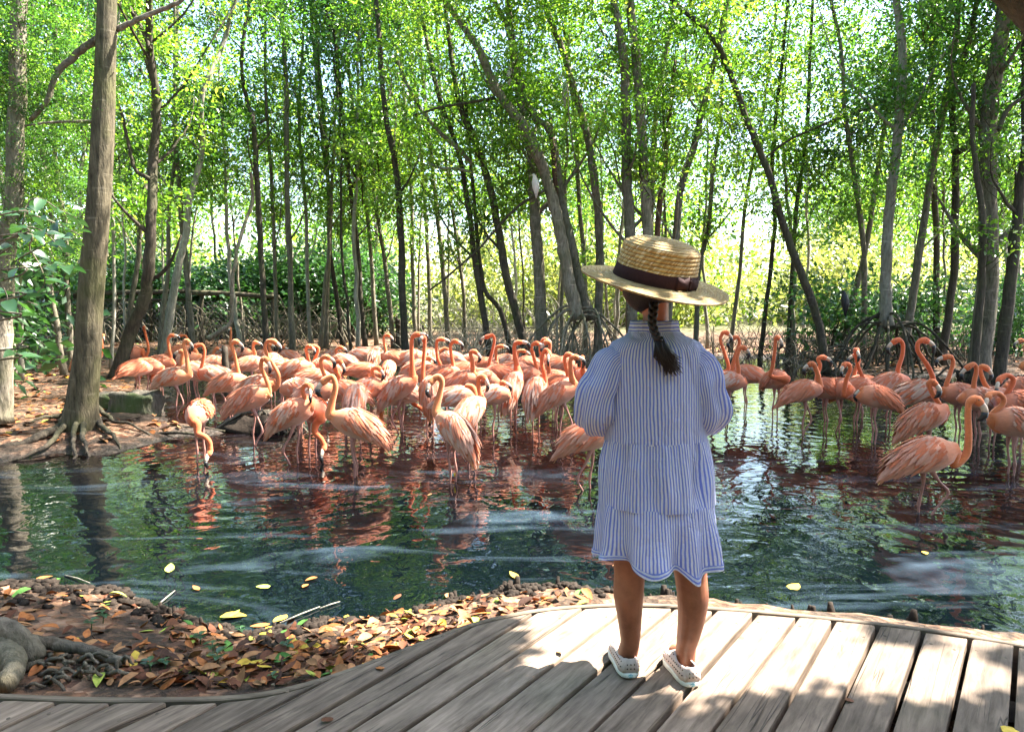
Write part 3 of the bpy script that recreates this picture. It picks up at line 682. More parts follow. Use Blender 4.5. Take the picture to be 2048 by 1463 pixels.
for px, w0, w1 in (([(200, 75), (170, 95), (140, 120), (112, 150), (95, 200), (60, 240)], 16, 9), ([(232, 60), (265, 45), (300, 28), (340, 12), (365, 0), (400, -30)], 11, 7), ([(195, 245), (150, 243), (100, 245), (50, 252)], 7, 4)):
    pts = [on_y(u, vv, d+.05)-bt for u, vv in px]; v, f, _, _ = trunk_mesh(pts, w0/2*d/F, w1/2*d/F, 4, 7, .01); mk('branch', v, f, M['bark'], big)
for (x, y, z, s) in ((-1.6, -.3, 5.6, .8), (-1.2, .9, 6.6, .9), (-.6, 1.0, 7.8, 1.0)): add_crown(big, V(x, y, z), 'mid', s)
# left edge trunk with the near leafy spray
d = 7.6; lb = on_z(-6, 838, .1); lb.y = d
lt = empty('mangrove_tree', lb); tag(lt, 'brown trunk cut by the left edge of the photo, with broad-leaved sprays', 'tree', 'mangrove trees round the pond')
pl = [on_y(u, vv, d)-lb for u, vv in [(-6, 845), (2, 740), (6, 620), (10, 520), (26, 400), (33, 200), (38, 0), (44, -200), (52, -500)]]
v, f, P, rr = trunk_mesh(pl, .115, .06, 5, 12, .01, .4); mk('trunk', v, f, M['bark'], lt)
for k in range(4): add_crown(lt, V(R.uniform(-.9, .5), R.uniform(-.2, .9), 2.9+k*.85), 'mid', R.uniform(.42, .6))
for (u, vv, s) in ((45, 60, .30), (110, 30, .28), (60, 190, .26), (130, 330, .22), (30, 400, .26), (140, 120, .24), (20, 280, .3), (100, 240, .25), (150, 420, .2), (70, 330, .22), (60, 470, .2), (170, 220, .2), (20, 130, .26), (130, 500, .17)): add_crown(lt, on_y(u, vv, d+R.uniform(-.2, .6))-lb, 'mid', s)
# broad leaves close by: each leaf a piece of its spray
def leaf_piece(L, w, fold=.18, curl=.12, nseg=5):
    vs = []; fs = []
    for i in range(nseg+1):
        t = i/nseg; ww = w*math.sin(math.pi*min(1, t**.8*.97+.02))**.8 if 0 < t < 1 else .002
        x = L*t; z = -curl*L*t*t
        vs += [V(x, ww, z+fold*ww), V(x, 0, z), V(x, -ww, z+fold*ww)]
        if i:
            a = (i-1)*3; fs += [(a, a+3, a+4, a+1), (a+1, a+4, a+5, a+2)]
    return vs, fs
BL = []
for k in range(4):
    v, f = leaf_piece(.13+.012*k, .036+.004*k, .2+.05*k, .15+.1*k); key = .2+.2*k
    BL.append(mesh_data('leaf', v, f, M['leaf_big'], col=[(key, key, key)]*len(v)))
sp = [([(8, 560), (35, 520), (70, 500), (110, 480), (150, 478)], 4.6, 12), ([(5, 480), (45, 455), (85, 462), (125, 500)], 4.4, 12), ([(0, 600), (30, 585), (50, 600), (75, 610)], 4.3, 8), ([(2, 700), (40, 690), (60, 672), (90, 690)], 4.2, 10), ([(0, 540), (60, 545), (100, 530), (150, 535)], 4.9, 12), ([(0, 430), (60, 430), (110, 445), (160, 470)], 5.0, 12), ([(-10, 720), (20, 705), (50, 715), (68, 735)], 4.1, 7), ([(0, 640), (-10, 620), (14, 600), (8, 575)], 4.0, 6), ([(-10, 515), (60, 400), (120, 420), (160, 440)], 5.2, 12), ([(10, 470), (60, 500), (90, 560), (70, 590)], 4.7, 10)]
for px, dd, nl in sp:
    pts = [on_y(u, vv, dd)-lb for u, vv in px]; Pc = catmull([V(0, 0, pts[0].z-.55), V(0, (dd-d)*.5, pts[0].z-.25)]+pts, 5)
    v, f = loft(Pc, [.009*(1-.7*i/len(Pc)) for i in range(len(Pc))], None, 5); br = mk('branch', v, f, M['bark'], lt)
    for k in range(nl):
        i = int(len(Pc)*(.34+.66*k/nl)); i = min(i, len(Pc)-1); p = Pc[i]; t = (Pc[min(i+1, len(Pc)-1)]-Pc[max(0, i-1)]).normalized()
        o = obj('leaf', BL[R.randrange(4)], br, p, (R.uniform(-.8, .8), R.uniform(-.5, .7), math.atan2(t.y, t.x)+(1 if k % 2 else -1)*R.uniform(.4, 1.4)), R.uniform(.5, .95))
# ------------------------------------------------ thin trees of the wood behind, and the bright scrub beyond
BG = []
def bg_proto(k, matk, crown, lab, group):
    h = R.uniform(6.8, 9); root = empty('mangrove_tree'); ln = R.uniform(-.6, .6)
    v, f, P, rr = trunk_mesh([V(0, 0, -.1), V(ln*.15+R.uniform(-.1, .1), 0, h*.3), V(ln*.5, R.uniform(-.2, .2), h*.65), V(ln, 0, h)], R.uniform(.032, .065), .018, 6, 7, .035, .3)
    mk('trunk', v, f, M[matk], root)
    limbs(root, P, rr, M[matk], 4, 2.4, 1.4)
    add_crown(root, V(ln*.8, 0, h*.86), crown, 1.0); add_crown(root, V(ln*.45+R.uniform(-.5, .5), R.uniform(-.4, .4), h*.56), 'spray', 1.5)
    tag(root, lab, 'tree', group); return root
def copy_tree(o, parent=None):
    c = o.copy(); sc.collection.objects.link(c)
    if parent is not None: c.parent = parent; c.matrix_parent_inverse = o.matrix_parent_inverse.copy()
    for ch in o.children: copy_tree(ch, c)
    return c
gl = 'slender mangrove trunk among many alike in the wood behind the pond'; gg = 'thin trees in the wood behind the pond'
protos = [bg_proto(k, ['bark', 'bark_pale', 'bark_dark', 'bark_pale', 'bark', 'bark_pale'][k], ['mid', 'light', 'dark', 'light', 'mid', 'mid'][k], gl, gg) for k in range(6)]
spots = [(-R.uniform(.86, 1.25)*y_, y_) for y_ in (9.5, 11, 12.5, 14, 16, 17, 19, 21, 23, 13, 18, 20, 25, 15.3)]+[(R.uniform(.86, 1.2)*y_, y_) for y_ in (14, 16, 17, 19, 21, 23, 18, 20, 25)]
tries = 0
while len(spots) < 89 and tries < 6000:
    tries += 1
    y = R.uniform(17.5, 31); x = R.uniform(-.83, .83)*y
    if abs(x-hz(0, 0)*0) > 40: continue
    # a bright opening right of the child
    if .22 < x/y < .5 and R.random() < .82: continue
    if -.15 < x/y < .12 and R.random() < .4: continue
    if all((x-a)**2+(y-b)**2 > .55**2 for a, b in spots): spots.append((x, y))
for i, (x, y) in enumerate(spots):
    o = protos[i] if i < 6 else copy_tree(protos[R.choice([0, 1, 2, 3, 4, 5])])
    o.location = (x, y, hz(x, y)); o.rotation_euler = (R.uniform(-.06, .06), R.uniform(-.09, .09), R.uniform(0, 6.28)); s = R.uniform(.85, 1.25); o.scale = (s, s, s*R.uniform(.95, 1.1))
# dark understorey bushes behind the fence on the left
def bush(name, x, y, kind, s, sz, lab, cat, grp):
    r = empty(name, (x, y, hz(x, y))); tag(r, lab, cat, grp)
    for k in range(2):
        v, f, _, _ = trunk_mesh([V(0, 0, -.05), V(R.uniform(-.2, .2), R.uniform(-.1, .1), .5*s), V(R.uniform(-.5, .5), R.uniform(-.3, .3), 1.1*s)], .03, .012, 3, 5, .02); mk('stem', v, f, M['bark_dark'], r)
    add_crown(r, V(0, 0, .85*s), kind, s, sz); return r
n = 0
for i in range(26):
    y = R.uniform(23.5, 30); x = R.uniform(-.76, -.18)*y
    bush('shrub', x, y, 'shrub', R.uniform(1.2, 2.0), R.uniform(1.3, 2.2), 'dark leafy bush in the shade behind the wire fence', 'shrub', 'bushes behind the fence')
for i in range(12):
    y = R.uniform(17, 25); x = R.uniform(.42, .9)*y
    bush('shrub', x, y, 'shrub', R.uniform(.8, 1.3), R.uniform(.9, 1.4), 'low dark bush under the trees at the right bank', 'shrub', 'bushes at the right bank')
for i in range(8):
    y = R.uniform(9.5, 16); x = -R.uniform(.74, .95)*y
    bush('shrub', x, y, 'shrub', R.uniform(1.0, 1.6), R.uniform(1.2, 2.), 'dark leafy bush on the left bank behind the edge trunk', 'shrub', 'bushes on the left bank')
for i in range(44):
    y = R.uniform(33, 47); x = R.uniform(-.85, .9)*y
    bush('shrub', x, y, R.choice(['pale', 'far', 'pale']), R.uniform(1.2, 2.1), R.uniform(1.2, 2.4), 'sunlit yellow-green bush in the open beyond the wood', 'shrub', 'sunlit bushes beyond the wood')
for i in range(22):
    y = R.uniform(38, 60); x = R.uniform(-.85, .85)*y
    if .3 < x/y < .42: continue
    r = empty('tree', (x, y, hz(x, y))); tag(r, 'leafy sunlit tree far behind the wood', 'tree', 'far trees beyond the wood'); hh = R.uniform(6, 12)
    v, f, _, _ = trunk_mesh([V(0, 0, 0), V(.1, 0, hh*.5), V(.2, 0, hh*.9)], .16, .06, 3, 6, .03); mk('trunk', v, f, M['bark'], r)
    for q in range(3): add_crown(r, V(R.uniform(-1.2, 1.2), R.uniform(-1, 1), hh*(.5+.22*q)), 'far', R.uniform(1.1, 1.6))
# trees that stand outside the frame, whose crowns close over the pond and shade it
def canopy_tree(x, y, h, crowns, lab):
    r = empty('mangrove_tree', (x, y, hz(x, y))); tag(r, lab, 'tree', 'tall trees shading the pond from outside the view')
    v, f, P, rr = trunk_mesh([V(0, 0, -.1), V(.1, .1, h*.4), V(.2, .1, h*.75), V(.1, .2, h)], .16, .05, 6, 10, .02, .4); mk('trunk', v, f, M['bark'], r)
    for (cx, cy, cz, s) in crowns:
        c = V(cx-x, cy-y, cz); b0 = V(.15, .1, max(h*.35, cz*.72))
        v, f, _, _ = trunk_mesh([b0, b0.lerp(c, .5)+V(0, 0, .3), c], .05, .015, 4, 6, .02); mk('branch', v, f, M['bark'], r)
        add_crown(r, c, 'canopy', s)
CAN = []
canopy_tree(13.5, 5.5, 10, [(10.5, 6.5, 8.6, 1.0), (11.5, 9, 9.4, 1.1), (9.4, 9.8, 9.2, .9)], 'tall leafy tree right of the pond, outside the view')
canopy_tree(12.0, 12.5, 11, [(9, 12.5, 9.8, 1.1), (11, 14.5, 10.2, 1.1), (13.5, 11, 9.5, 1.2)], 'second tall leafy tree right of the pond, outside the view')
canopy_tree(9.5, 1.0, 10, [(10.6, 1.2, 8.8, .8), (7.8, 8.8, 8.6, .8)], 'spreading tree right of the boardwalk, outside the view')
canopy_tree(-9.5, 4.5, 9, [(-6.6, 5.6, 8.2, 1.0), (-7.2, 8.2, 8.6, 1.0), (-4.6, 9.8, 8.8, .8)], 'spreading tree left of the pond, outside the view')
# unseen low tree added to shade the boards: sprays set along the sun's rays
DENSE = []
for k in range(3):
    v, f, c = leaf_cloud(12, 46, (.11, .11, .05), .07, 300+k, spread=.045, wr=.4); DENSE.append(np_mesh('crown', v, f, M['leaf'], c))
wt = empty('mangrove_tree', (5.2, .2, .3)); tag(wt, 'unseen low tree added right of the boardwalk, its dense sprays placed to shade the boards', 'tree', 'tall trees shading the pond from outside the view')
v, f, _, _ = trunk_mesh([V(0, 0, -.1), V(-.2, .2, 1.4), V(-.6, .4, 2.7), V(-.8, .5, 4.2)], .11, .05, 6, 9, .02, .3); mk('trunk', v, f, M['bark'], wt)
def shade(x, y, z=ZD, h=3.4, s=1.0):
    p = V(x, y, z)+SUN*(h/SUN.z)-wt.location
    o = obj('crown', DENSE[R.randrange(3)], wt, p, (0, 0, R.uniform(0, 6.28)), s); o['kind'] = 'stuff'
def inpoly(u, v, P):
    c = False
    for i in range(len(P)):
        (x1, y1), (x2, y2) = P[i-1], P[i]
        if (y1 > v) != (y2 > v) and u < (x2-x1)*(v-y1)/(y2-y1)+x1: c = not c
    return c
# outlines on the boards that the added sprays are placed to shade
ZONES = [[(-300, 1360), (480, 1385), (640, 1350), (870, 1265), (980, 1262), (1010, 1300), (940, 1425), (380, 1420), (-300, 1440)], [(1290, 1425), (1560, 1430), (2048, 1470), (2500, 1480), (2500, 1800), (1000, 1800), (1000, 1500)]]
yy = 1.15
while yy < 2.6:
    xx = -2.4
    while xx < 2.4:
        x_, y_ = xx+R.uniform(-.03, .03), yy+R.uniform(-.03, .03)
        r_ = V(x_, y_, ZD-CAMZ); 
        q_ = V(r_.x, r_.y*CP-r_.z*SP, r_.y*SP+r_.z*CP); u_, v_ = 1024+F*q_.x/q_.y, 731.5-F*q_.z/q_.y
        if any(inpoly(u_, v_, Z_) for Z_ in ZONES): shade(x_, y_, s=R.uniform(.85, 1.15))
        xx += .17
    yy += .14
for (x, y, s) in ((1.25, 2.15, .6), (1.5, 1.95, .5), (1.75, 2.25, .7), (1.55, 2.3, .45), (1.9, 1.9, .5), (2.2, 2.1, .6)): shade(x, y, h=4.5, s=s)
for (a, b) in (((-.4, .3, 2.0), (-1.2, 1.6, 3.3)), ((-.5, .3, 2.4), (-3.4, 2.6, 3.3)), ((-.6, .4, 2.6), (-2.2, 2.3, 3.4))):
    a, b = V(*a), V(*b); v, f, _, _ = trunk_mesh([a, a.lerp(b, .5)+V(0, 0, .2), b], .03, .01, 4, 6, .02); mk('branch', v, f, M['bark'], wt)

# unseen tree added for its boughs, placed to shade the banks and pond
BOUGH = []
for k in range(2):
    v, f, c = leaf_cloud(26, 60, (.42, .42, .12), .10, 330+k, spread=.13, wr=.36); BOUGH.append(np_mesh('crown', v, f, M['leaf'], c))
ot = empty('mangrove_tree', (8.3, 5.5, .3)); tag(ot, 'unseen leaning tree added at the right, its boughs placed to shade the banks and pond', 'tree', 'tall trees shading the pond from outside the view')
v, f, _, _ = trunk_mesh([V(0, 0, -.1), V(-.4, .2, 2.4), V(-1.4, .5, 5), V(-2.8, .9, 7.4)], .17, .07, 6, 10, .02, .4); mk('trunk', v, f, M['bark'], ot)
def bough(x, y, z, h, me, s):
    p = V(x, y, z)+SUN*(h/SUN.z)-ot.location
    o = obj('crown', me, ot, p, (0, 0, R.uniform(0, 6.28)), s); o['kind'] = 'stuff'; return p
for (u_, v_) in ((20, 1215), (120, 1240), (240, 1235), (60, 1290), (190, 1290), (330, 1270), (300, 1330), (120, 1345), (430, 1320), (420, 1370), (560, 1350), (540, 1300), (640, 1330), (-80, 1260), (-90, 1340)):
    p_ = on_z(u_, v_, .18); bough(p_.x, p_.y, .18, 5.2, BOUGH[R.randrange(2)], R.uniform(.42, .6) if u_ < 600 else .3)
bp_ = []
for (x, y, s) in ((-3.6, 4.3, .42), (-1.4, 5.0, .36), (2.9, 5.0, .38), (-4.6, 6.6, .45), (-2.0, 7.0, .4), (1.0, 6.6, .45), (4.7, 7.6, .45), (-.6, 9.2, .4), (2.4, 9.4, .5), (-4.9, 8.3, .42), (-6.6, 9.6, .5), (-5.6, 11.2, .5), (-7.5, 12.5, .5), (-3.9, 11.6, .4)):
    bp_.append(bough(x, y, 0, 8.2, CROWN['canopy'][R.randrange(2)], s))
for p in bp_[::2]:
    a = V(-2.6, .9, 7.0); v, f, _, _ = trunk_mesh([a, a.lerp(p, .5)+V(0, 0, .4), p], .05, .012, 5, 6, .02); mk('branch', v, f, M['bark'], ot)

# the wood goes on behind the boardwalk
WALL = []
for k in range(2):
    v, f, c = leaf_cloud(90, 60, (2.6, 2.6, 2.6), .24, 350+k, spread=.6, wr=.36); WALL.append(np_mesh('crown', v, f, M['leaf'], c))
r_ = random.Random(77); i_ = 0
for (x, y, h, cr) in ((-8, -3, 9, [(-7.5, -3, 3.4)]), (-4.5, -5.5, 9, [(-4.5, -5.5, 3)]), (-.5, -6.5, 9.5, [(-.5, -6, 3.2)]), (3.5, -6, 9, [(3.5, -6, 3.2)]),
                      (7.5, -4.5, 9, [(7.5, -4.5, 3.2)]), (11.5, -2.5, 9, [(11.5, -2.5, 7), (11.5, -2.5, 3)]), (-11, 1, 9, [(-10.5, 1, 7), (-10, 1, 3), (-9.0, 1.2, 6.4)]), (-2.5, -10, 10, [(-2.5, -10, 7), (2.5, -10, 6.4)]), (-10, -8, 10, [(-9, -8, 6.4)]), (10, -9, 10, [(9, -9, 7)])):
    i_ += 1; q = empty('mangrove_tree', (x, y, .25)); tag(q, 'dense leafy tree in the wood behind the boardwalk, behind the camera', 'tree', 'trees behind the boardwalk')
    v, f, _, _ = trunk_mesh([V(0, 0, -.3), V(.1, 0, h*.5), V(0, .1, h*.9)], .14, .05, 5, 8, .02, .3); mk('trunk', v, f, M['bark'], q)
    for c_ in cr:
        o = obj('crown', WALL[i_ % 2], q, (c_[0]-x, c_[1]-y, c_[2]-.25), (0, 0, r_.uniform(0, 6.28)), r_.uniform(.85, 1.1)); o['kind'] = 'stuff'
# ------------------------------------------------ flamingos
def m_bird(g):
    at = g.nd('ShaderNodeAttribute', attribute_name='Col')
    w = g.coords('Object', (3, 22, 22)); n = g.noi(w, 2.5, 4, .6, .6); n2 = g.noi(g.coords('Object'), 90, 3)
    c = g.mix(1.0, at.outputs['Color'], g.ramp(n, [(.25, .82), (.75, 1.12)]), 'MULTIPLY')
    info = g.nd('ShaderNodeObjectInfo'); c = g.mix(1.0, c, g.ramp(info.outputs['Random'], [(0, .9), (1, 1.1)]), 'MULTIPLY')
    return g.bsdf(c, .75, .2, g.bump(n2, .35, .004), Sheen_Weight=.25)
M['bird'] = mat('flamingo_plumage', m_bird)
def m_feather(g):
    at = g.nd('ShaderNodeAttribute', attribute_name='Col'); info = g.nd('ShaderNodeObjectInfo')
    w = g.coords('Object', (4, 30, 30)); n = g.noi(w, 4, 4, .6)
    c = g.mix(1.0, at.outputs['Color'], g.ramp(n, [(.3, .86), (.7, 1.1)]), 'MULTIPLY')
    c = g.mix(1.0, c, g.ramp(info.outputs['Random'], [(0, (.92, .85, .8)), (1, (1.06, 1.1, 1.15))]), 'MULTIPLY')
    p = g.bsdf(c, .7, .2); tr = g.nd('ShaderNodeBsdfTranslucent'); g.ln(c, tr.inputs[0])
    ms = g.nd('ShaderNodeMixShader'); ms.inputs[0].default_value = .2; g.ln(p, ms.inputs[1]); g.ln(tr.outputs[0], ms.inputs[2]); return ms.outputs[0]
M['feather'] = mat('wing_feather', m_feather)
M['bill_pale'] = flat('bill_pale', (.48, .36, .27), .45, .4, .1)
M['bill_black'] = flat('bill_black', (.012, .011, .012), .35, .5, .1)
M['eye'] = flat('bird_eye', (.02, .012, .01), .2, .6, 0)
M['leg'] = flat('bird_leg', (.36, .17, .14), .5, .3, .25, 60)
M['band'] = flat('leg_band', (.75, .62, .03), .4, .4, 0)
ST = [(-.285, -.055, .006, .010), (-.25, -.045, .03, .035), (-.19, -.022, .066, .07), (-.11, 0, .098, .105), (-.02, .006, .116, .128), (.07, 0, .116, .128), (.14, -.012, .098, .108), (.19, -.022, .07, .08)]
def body_pt(x, a):
    """point and outward normal on the trunk surface; a=0 top, pi/2 left side"""
    xs = [s[0] for s in ST]; zc = np.interp(x, xs, [s[1] for s in ST]); w = np.interp(x, xs, [s[2] for s in ST]); h = np.interp(x, xs, [s[3] for s in ST])
    return V(x, w*math.sin(a), zc+h*math.cos(a)), V(0, math.sin(a)/max(w, .01), math.cos(a)/max(h, .01)).normalized()
def feather(p, d, nrm, L, w, c1, c2, vs, fs, cs, nseg=3):
    s = d.cross(nrm).normalized(); b = len(vs)
    for i in range(nseg+1):
        t = i/nseg; ww = w*(.8+.2*t) if i < nseg else w*.12
        q = p+d*(L*t)+nrm*(-.16*L*t*t)
        c = tuple(c1[j]*(1-t)+c2[j]*t for j in range(3))
        for k, e in ((-1, -.25), (0, 0), (1, -.25)):
            vs.append(q+s*(k*ww)+nrm*(e*ww)); cs.append(c)
        if i:
            a = b+(i-1)*3; fs += [(a, a+3, a+4, a+1), (a+1, a+4, a+5, a+2)]
def wing_mesh(seed, side, pale):
    r = random.Random(seed); vs = []; fs = []; cs = []
    rows = [(-.24, 6, .12), (-.20, 8, .13), (-.16, 9, .14), (-.12, 10, .145), (-.08, 11, .14), (-.04, 11, .13), (0, 11, .12), (.04, 11, .105), (.075, 10, .09), (.11, 9, .07)]
    for ri, (x, n, L) in enumerate(rows):
        for k in range(n):
            a = (.10+1.65*(k+r.uniform(.2, .8))/n)*(1 if side > 0 else -1)
            xx = x+r.uniform(-.012, .012); p, nm = body_pt(xx, a)
            d = V(-1, .10*math.sin(a), -.30-.28*math.sin(abs(a))+r.uniform(-.14, .14)).normalized(); tp = (V(-.38, .012*(1 if a > 0 else -1), -.105)-p).normalized(); kk = min(1, max(0, (-.02-x)/.16))*.85+.10; d = d.lerp(tp, kk).normalized(); d = (d-nm*d.dot(nm)*(1-.6*kk)).normalized(); L = min(L, (p-V(-.36, 0, -.10)).length*.95)
            u = r.random(); orange = (.56, .16, .075); wht = (.58, .42, .335); pink = (.56, .26, .165)
            tone = pale*.8+.3*(u-.5)
            if (ri >= 5 and u < .45): tone *= .25
            if r.random() < .16: tone = 0
            base = [orange[j]*(1-tone)+wht[j]*tone for j in range(3)]; tip = [base[j]*.6+pink[j]*.4 for j in range(3)] if r.random() < .6 else [min(.85, q*1.12) for q in base]
            feather(p+nm*(.003+.0015*(ri)+r.uniform(0, .002)), (d+nm*.05).normalized(), nm, L*r.uniform(.75, 1.3), .0125*r.uniform(.7, 1.25), base, tip, vs, fs, cs)
    return mesh_data('wing', vs, fs, M['feather'], col=cs)
def tail_mesh(seed):
    r = random.Random(seed); vs = []; fs = []; cs = []
    for k in range(16):
        y = (k/15-.5)*2; x = -.20-.02*r.random(); p = V(x, y*.035, .01-.018*abs(y)-.01*r.random())
        d = V(-1, y*.05+r.uniform(-.04, .04), -.44+r.uniform(-.07, .05)).normalized(); nm = V(-.3, y*.4, 1).normalized(); nm = (nm-d*nm.dot(d)).normalized()
        t = r.random(); base = (.62, .16+.08*t, .06+.07*t); tip = (.64, .28+.1*t, .14)
        feather(p, d, nm, r.uniform(.12, .18), .011*r.uniform(.8, 1.3), base, tip, vs, fs, cs)
    return mesh_data('tail', vs, fs, M['feather'], col=cs)
WINGS = {(s, p): wing_mesh(40+i, s, p) for i, (s, p) in enumerate([(1, .85), (-1, .85), (1, .45), (-1, .45), (1, .15), (-1, .15), (1, 1.0), (-1, 1.0)])}
TAILS = [tail_mesh(60+i) for i in range(4)]
for m_ in list(WINGS.values())+TAILS: pass
EYE = mesh_data('eye', *ball((0, 0, 0), .0055, 8, 6), M['eye'])
def bill_parts():
    """bill in its own frame: x forward from the face, z up; bent down sharply in the middle"""
    P1 = [V(-.012, 0, 0), V(.010, 0, .0), V(.028, 0, -.004), V(.040, 0, -.012)]
    P2 = [V(.038, 0, -.010), V(.052, 0, -.024), V(.057, 0, -.045), V(.054, 0, -.066)]
    a = loft(P1, [.013, .0125, .0115, .011], [.018, .0165, .0155, .0165], 8, side=(0, 1, 0)); b = loft(P2, [.0118, .0112, .009, .003], [.0172, .0165, .0125, .003], 8, side=(0, 1, 0))
    return mesh_data('bill', *a, M['bill_pale']), mesh_data('bill_tip', *b, M['bill_black'])
BILL, BTIP = bill_parts()
def leg_meshes():
    out = {}
    for k, pts in {'straight': [V(0, 0, .02), V(.012, 0, -.13), V(-.012, 0, -.27), V(-.006, 0, -.38), V(.01, 0, -.66)],
                   'step': [V(0, 0, .02), V(.07, 0, -.12), V(.11, 0, -.25), V(.05, 0, -.36), V(-.06, 0, -.62)],
                   'back': [V(0, 0, .02), V(-.05, 0, -.13), V(-.115, 0, -.26), V(-.06, 0, -.38), V(.06, 0, -.66)],
                   'lift': [V(0, 0, .02), V(.08, 0, -.09), V(.15, 0, -.17), V(.08, 0, -.27), V(-.04, 0, -.46)]}.items():
        P = catmull(pts, 4); N = len(P); rr = []
        for i in range(N):
            t = i/4
            r = np.interp(t, [0, .6, 1, 1.6, 1.9, 2.05, 2.3, 4], [.032, .017, .010, .0085, .0135, .0135, .0085, .008]); rr.append(float(r))
        col = [(.70, .30, .19)]*0
        out[k] = mesh_data('leg', *loft(P, rr, None, 7), M['leg'])
    return out
LEGS = leg_meshes()
bv, bf = loft([V(0, 0, -.30), V(0, 0, -.325)], .011, None, 8); BAND = mesh_data('leg_band', bv, bf, M['band'])
def bird_y(by):
    zb = float(np.interp(by, [700, 900], [.55, .41])); return on_z(0, by, zb).y, zb
NB = [0]
def flamingo(label, bx, by, yaw, pitch, neck, bill=(1, .5), pale=.45, red=.5, legs=('straight', 'straight'), s=1.0, group='flamingos wading in the pond', dy=0, band=False, roll=0):
    s *= .95; NB[0] += 1; i = NB[0]; r = random.Random(100+i)
    if by < 668+0: by = 668
    Y, zb = bird_y(by); Y += dy
    c = on_y(bx, by, Y)
    root = empty('flamingo', (c.x, c.y, 0)); tag(root, label, 'flamingo', group)
    C = c-root.location
    ya = rad(yaw); Rm = Matrix.Rotation(ya, 4, 'Z') @ Matrix.Rotation(rad(-pitch), 4, 'Y')
    T = Matrix.Translation(C) @ Rm @ Matrix.Scale(s, 4)
    # spine: rump to chest, then the neck traced in the bird's own place
    sp = [T @ V(a, 0, z) for a, z, w, h in ST]; ra = [w*s for _, _, w, h in ST]; rb = [h*s for _, _, w, h in ST]
    chest = T @ V(.225, 0, -.02); side = (Rm @ V(0, 1, 0))
    Yc = chest.y+root.location.y
    fwdY = math.sin(ya)*.05
    npts = []
    for j, (u, v) in enumerate(neck):
        q = on_y(u, v, Yc+fwdY*min(1, j*.5))-root.location
        if j == 0 and (q-sp[-1]).length < .05: continue
        npts.append(q)
    NP = catmull([chest]+npts, 6) if npts else [chest]
    sp2 = [chest]; L = [0]
    for q in NP[1:]:
        if (q-sp2[-1]).length > .004: L.append(L[-1]+(q-sp2[-1]).length); sp2.append(q)
    tot = L[-1]
    nk = []
    for l in L:
        nk.append(float(np.interp(l, [0, .04, .12, .25, .5], [.056, .044, .032, .025, .021]))*s)
    # head: the last 7 cm swells, then narrows to the face
    for j, l in enumerate(L):
        dd = tot-l
        if dd < .05: nk[j] = max(nk[j], .021*s+.008*s*math.cos(dd/.05*1.57))
    spine = sp+sp2; ra += nk; rb += nk
    hd = sp2[-1]; last = (sp2[-1]-sp2[-3]).normalized() if len(sp2) > 3 else V(0, 0, 1)
    bd = V(bill[0], 0, -bill[1]*.55)
    bl = math.hypot(bill[0], bill[1])
    dep = max(0, 1-abs(bill[0]))  # less sideways means turned toward or away
    bd = V(bill[0], -.75*dep if dep > .35 else 0, -bill[1]*.6).normalized()
    f1 = hd+(last*.4+bd*.6).normalized()*.024*s; f2 = f1+bd*.026*s; f3 = f2+bd*.016*s
    spine += [f1, f2, f3]; ra += [.029*s, .025*s, .018*s]; rb += [.034*s, .030*s, .024*s]
    v, f = loft(spine, ra, rb, 12, side=side)
    nS = len(ST); cs = []
    og = (.60, .12+.06*(1-red), .04); bdc = (.55, .22+.08*(1-red), .135+.06*(1-red)); belly = (.52, .27, .20)
    for k in range(len(spine)):
        for q in range(12):
            a = 2*math.pi*q/12
            if k < nS:
                up = math.sin(a); t = .5+.5*up; col = tuple(bdc[j]*t+belly[j]*(1-t) for j in range(3))
                if k >= nS-2: col = tuple(col[j]*.5+og[j]*.5 for j in range(3))
            else:
                m = min(1, (k-nS)/4); mm = (.60, .22, .11); col = tuple(og[j]*(.45+.55*red)+mm[j]*(.55-.55*red) for j in range(3))
            cs.append(col)
    mk('body', v, f, M['bird'], root, col=cs)
    p0 = min((1.0, .85, .45, .15), key=lambda q: abs(q-pale))
    for sd in (1, -1):
        o = obj('wing', WINGS[(sd, p0)], root); o.matrix_local = T
    o = obj('tail', TAILS[i % 4], root); o.matrix_local = T
    # bill
    x = bd; y_ = V(0, 0, 1).cross(x)
    if y_.length < .05: y_ = side.copy()
    y_.normalize(); z_ = x.cross(y_)
    Mb = Matrix(((x.x, y_.x, z_.x, f3.x), (x.y, y_.y, z_.y, f3.y), (x.z, y_.z, z_.z, f3.z), (0, 0, 0, 1)))
    if bill[1] > 0.85 and abs(bill[0]) < .3: pass
    o = obj('bill', BILL, root); o.matrix_local = Mb @ Matrix.Scale(1.4*s, 4); b2 = obj('bill_tip', BTIP, root); b2.matrix_local = Mb @ Matrix.Scale(1.4*s, 4)
    if Y < 11:
        for sd in (1, -1):
            e = obj('eye', EYE, root); e.location = f1+y_*(sd*.026*s)+z_*.006
    for sd, lk in ((1, legs[0]), (-1, legs[1])):
        hp = T @ V(.0, sd*.035, -.085); lo = obj('leg', LEGS[lk], root); lo.location = hp; lo.rotation_euler = (0, 0, ya)
        if band and sd == -1:
            bb = obj('leg_band', BAND, lo)
    return root
S, ST_, BK, LF = 'straight', 'step', 'back', 'lift'
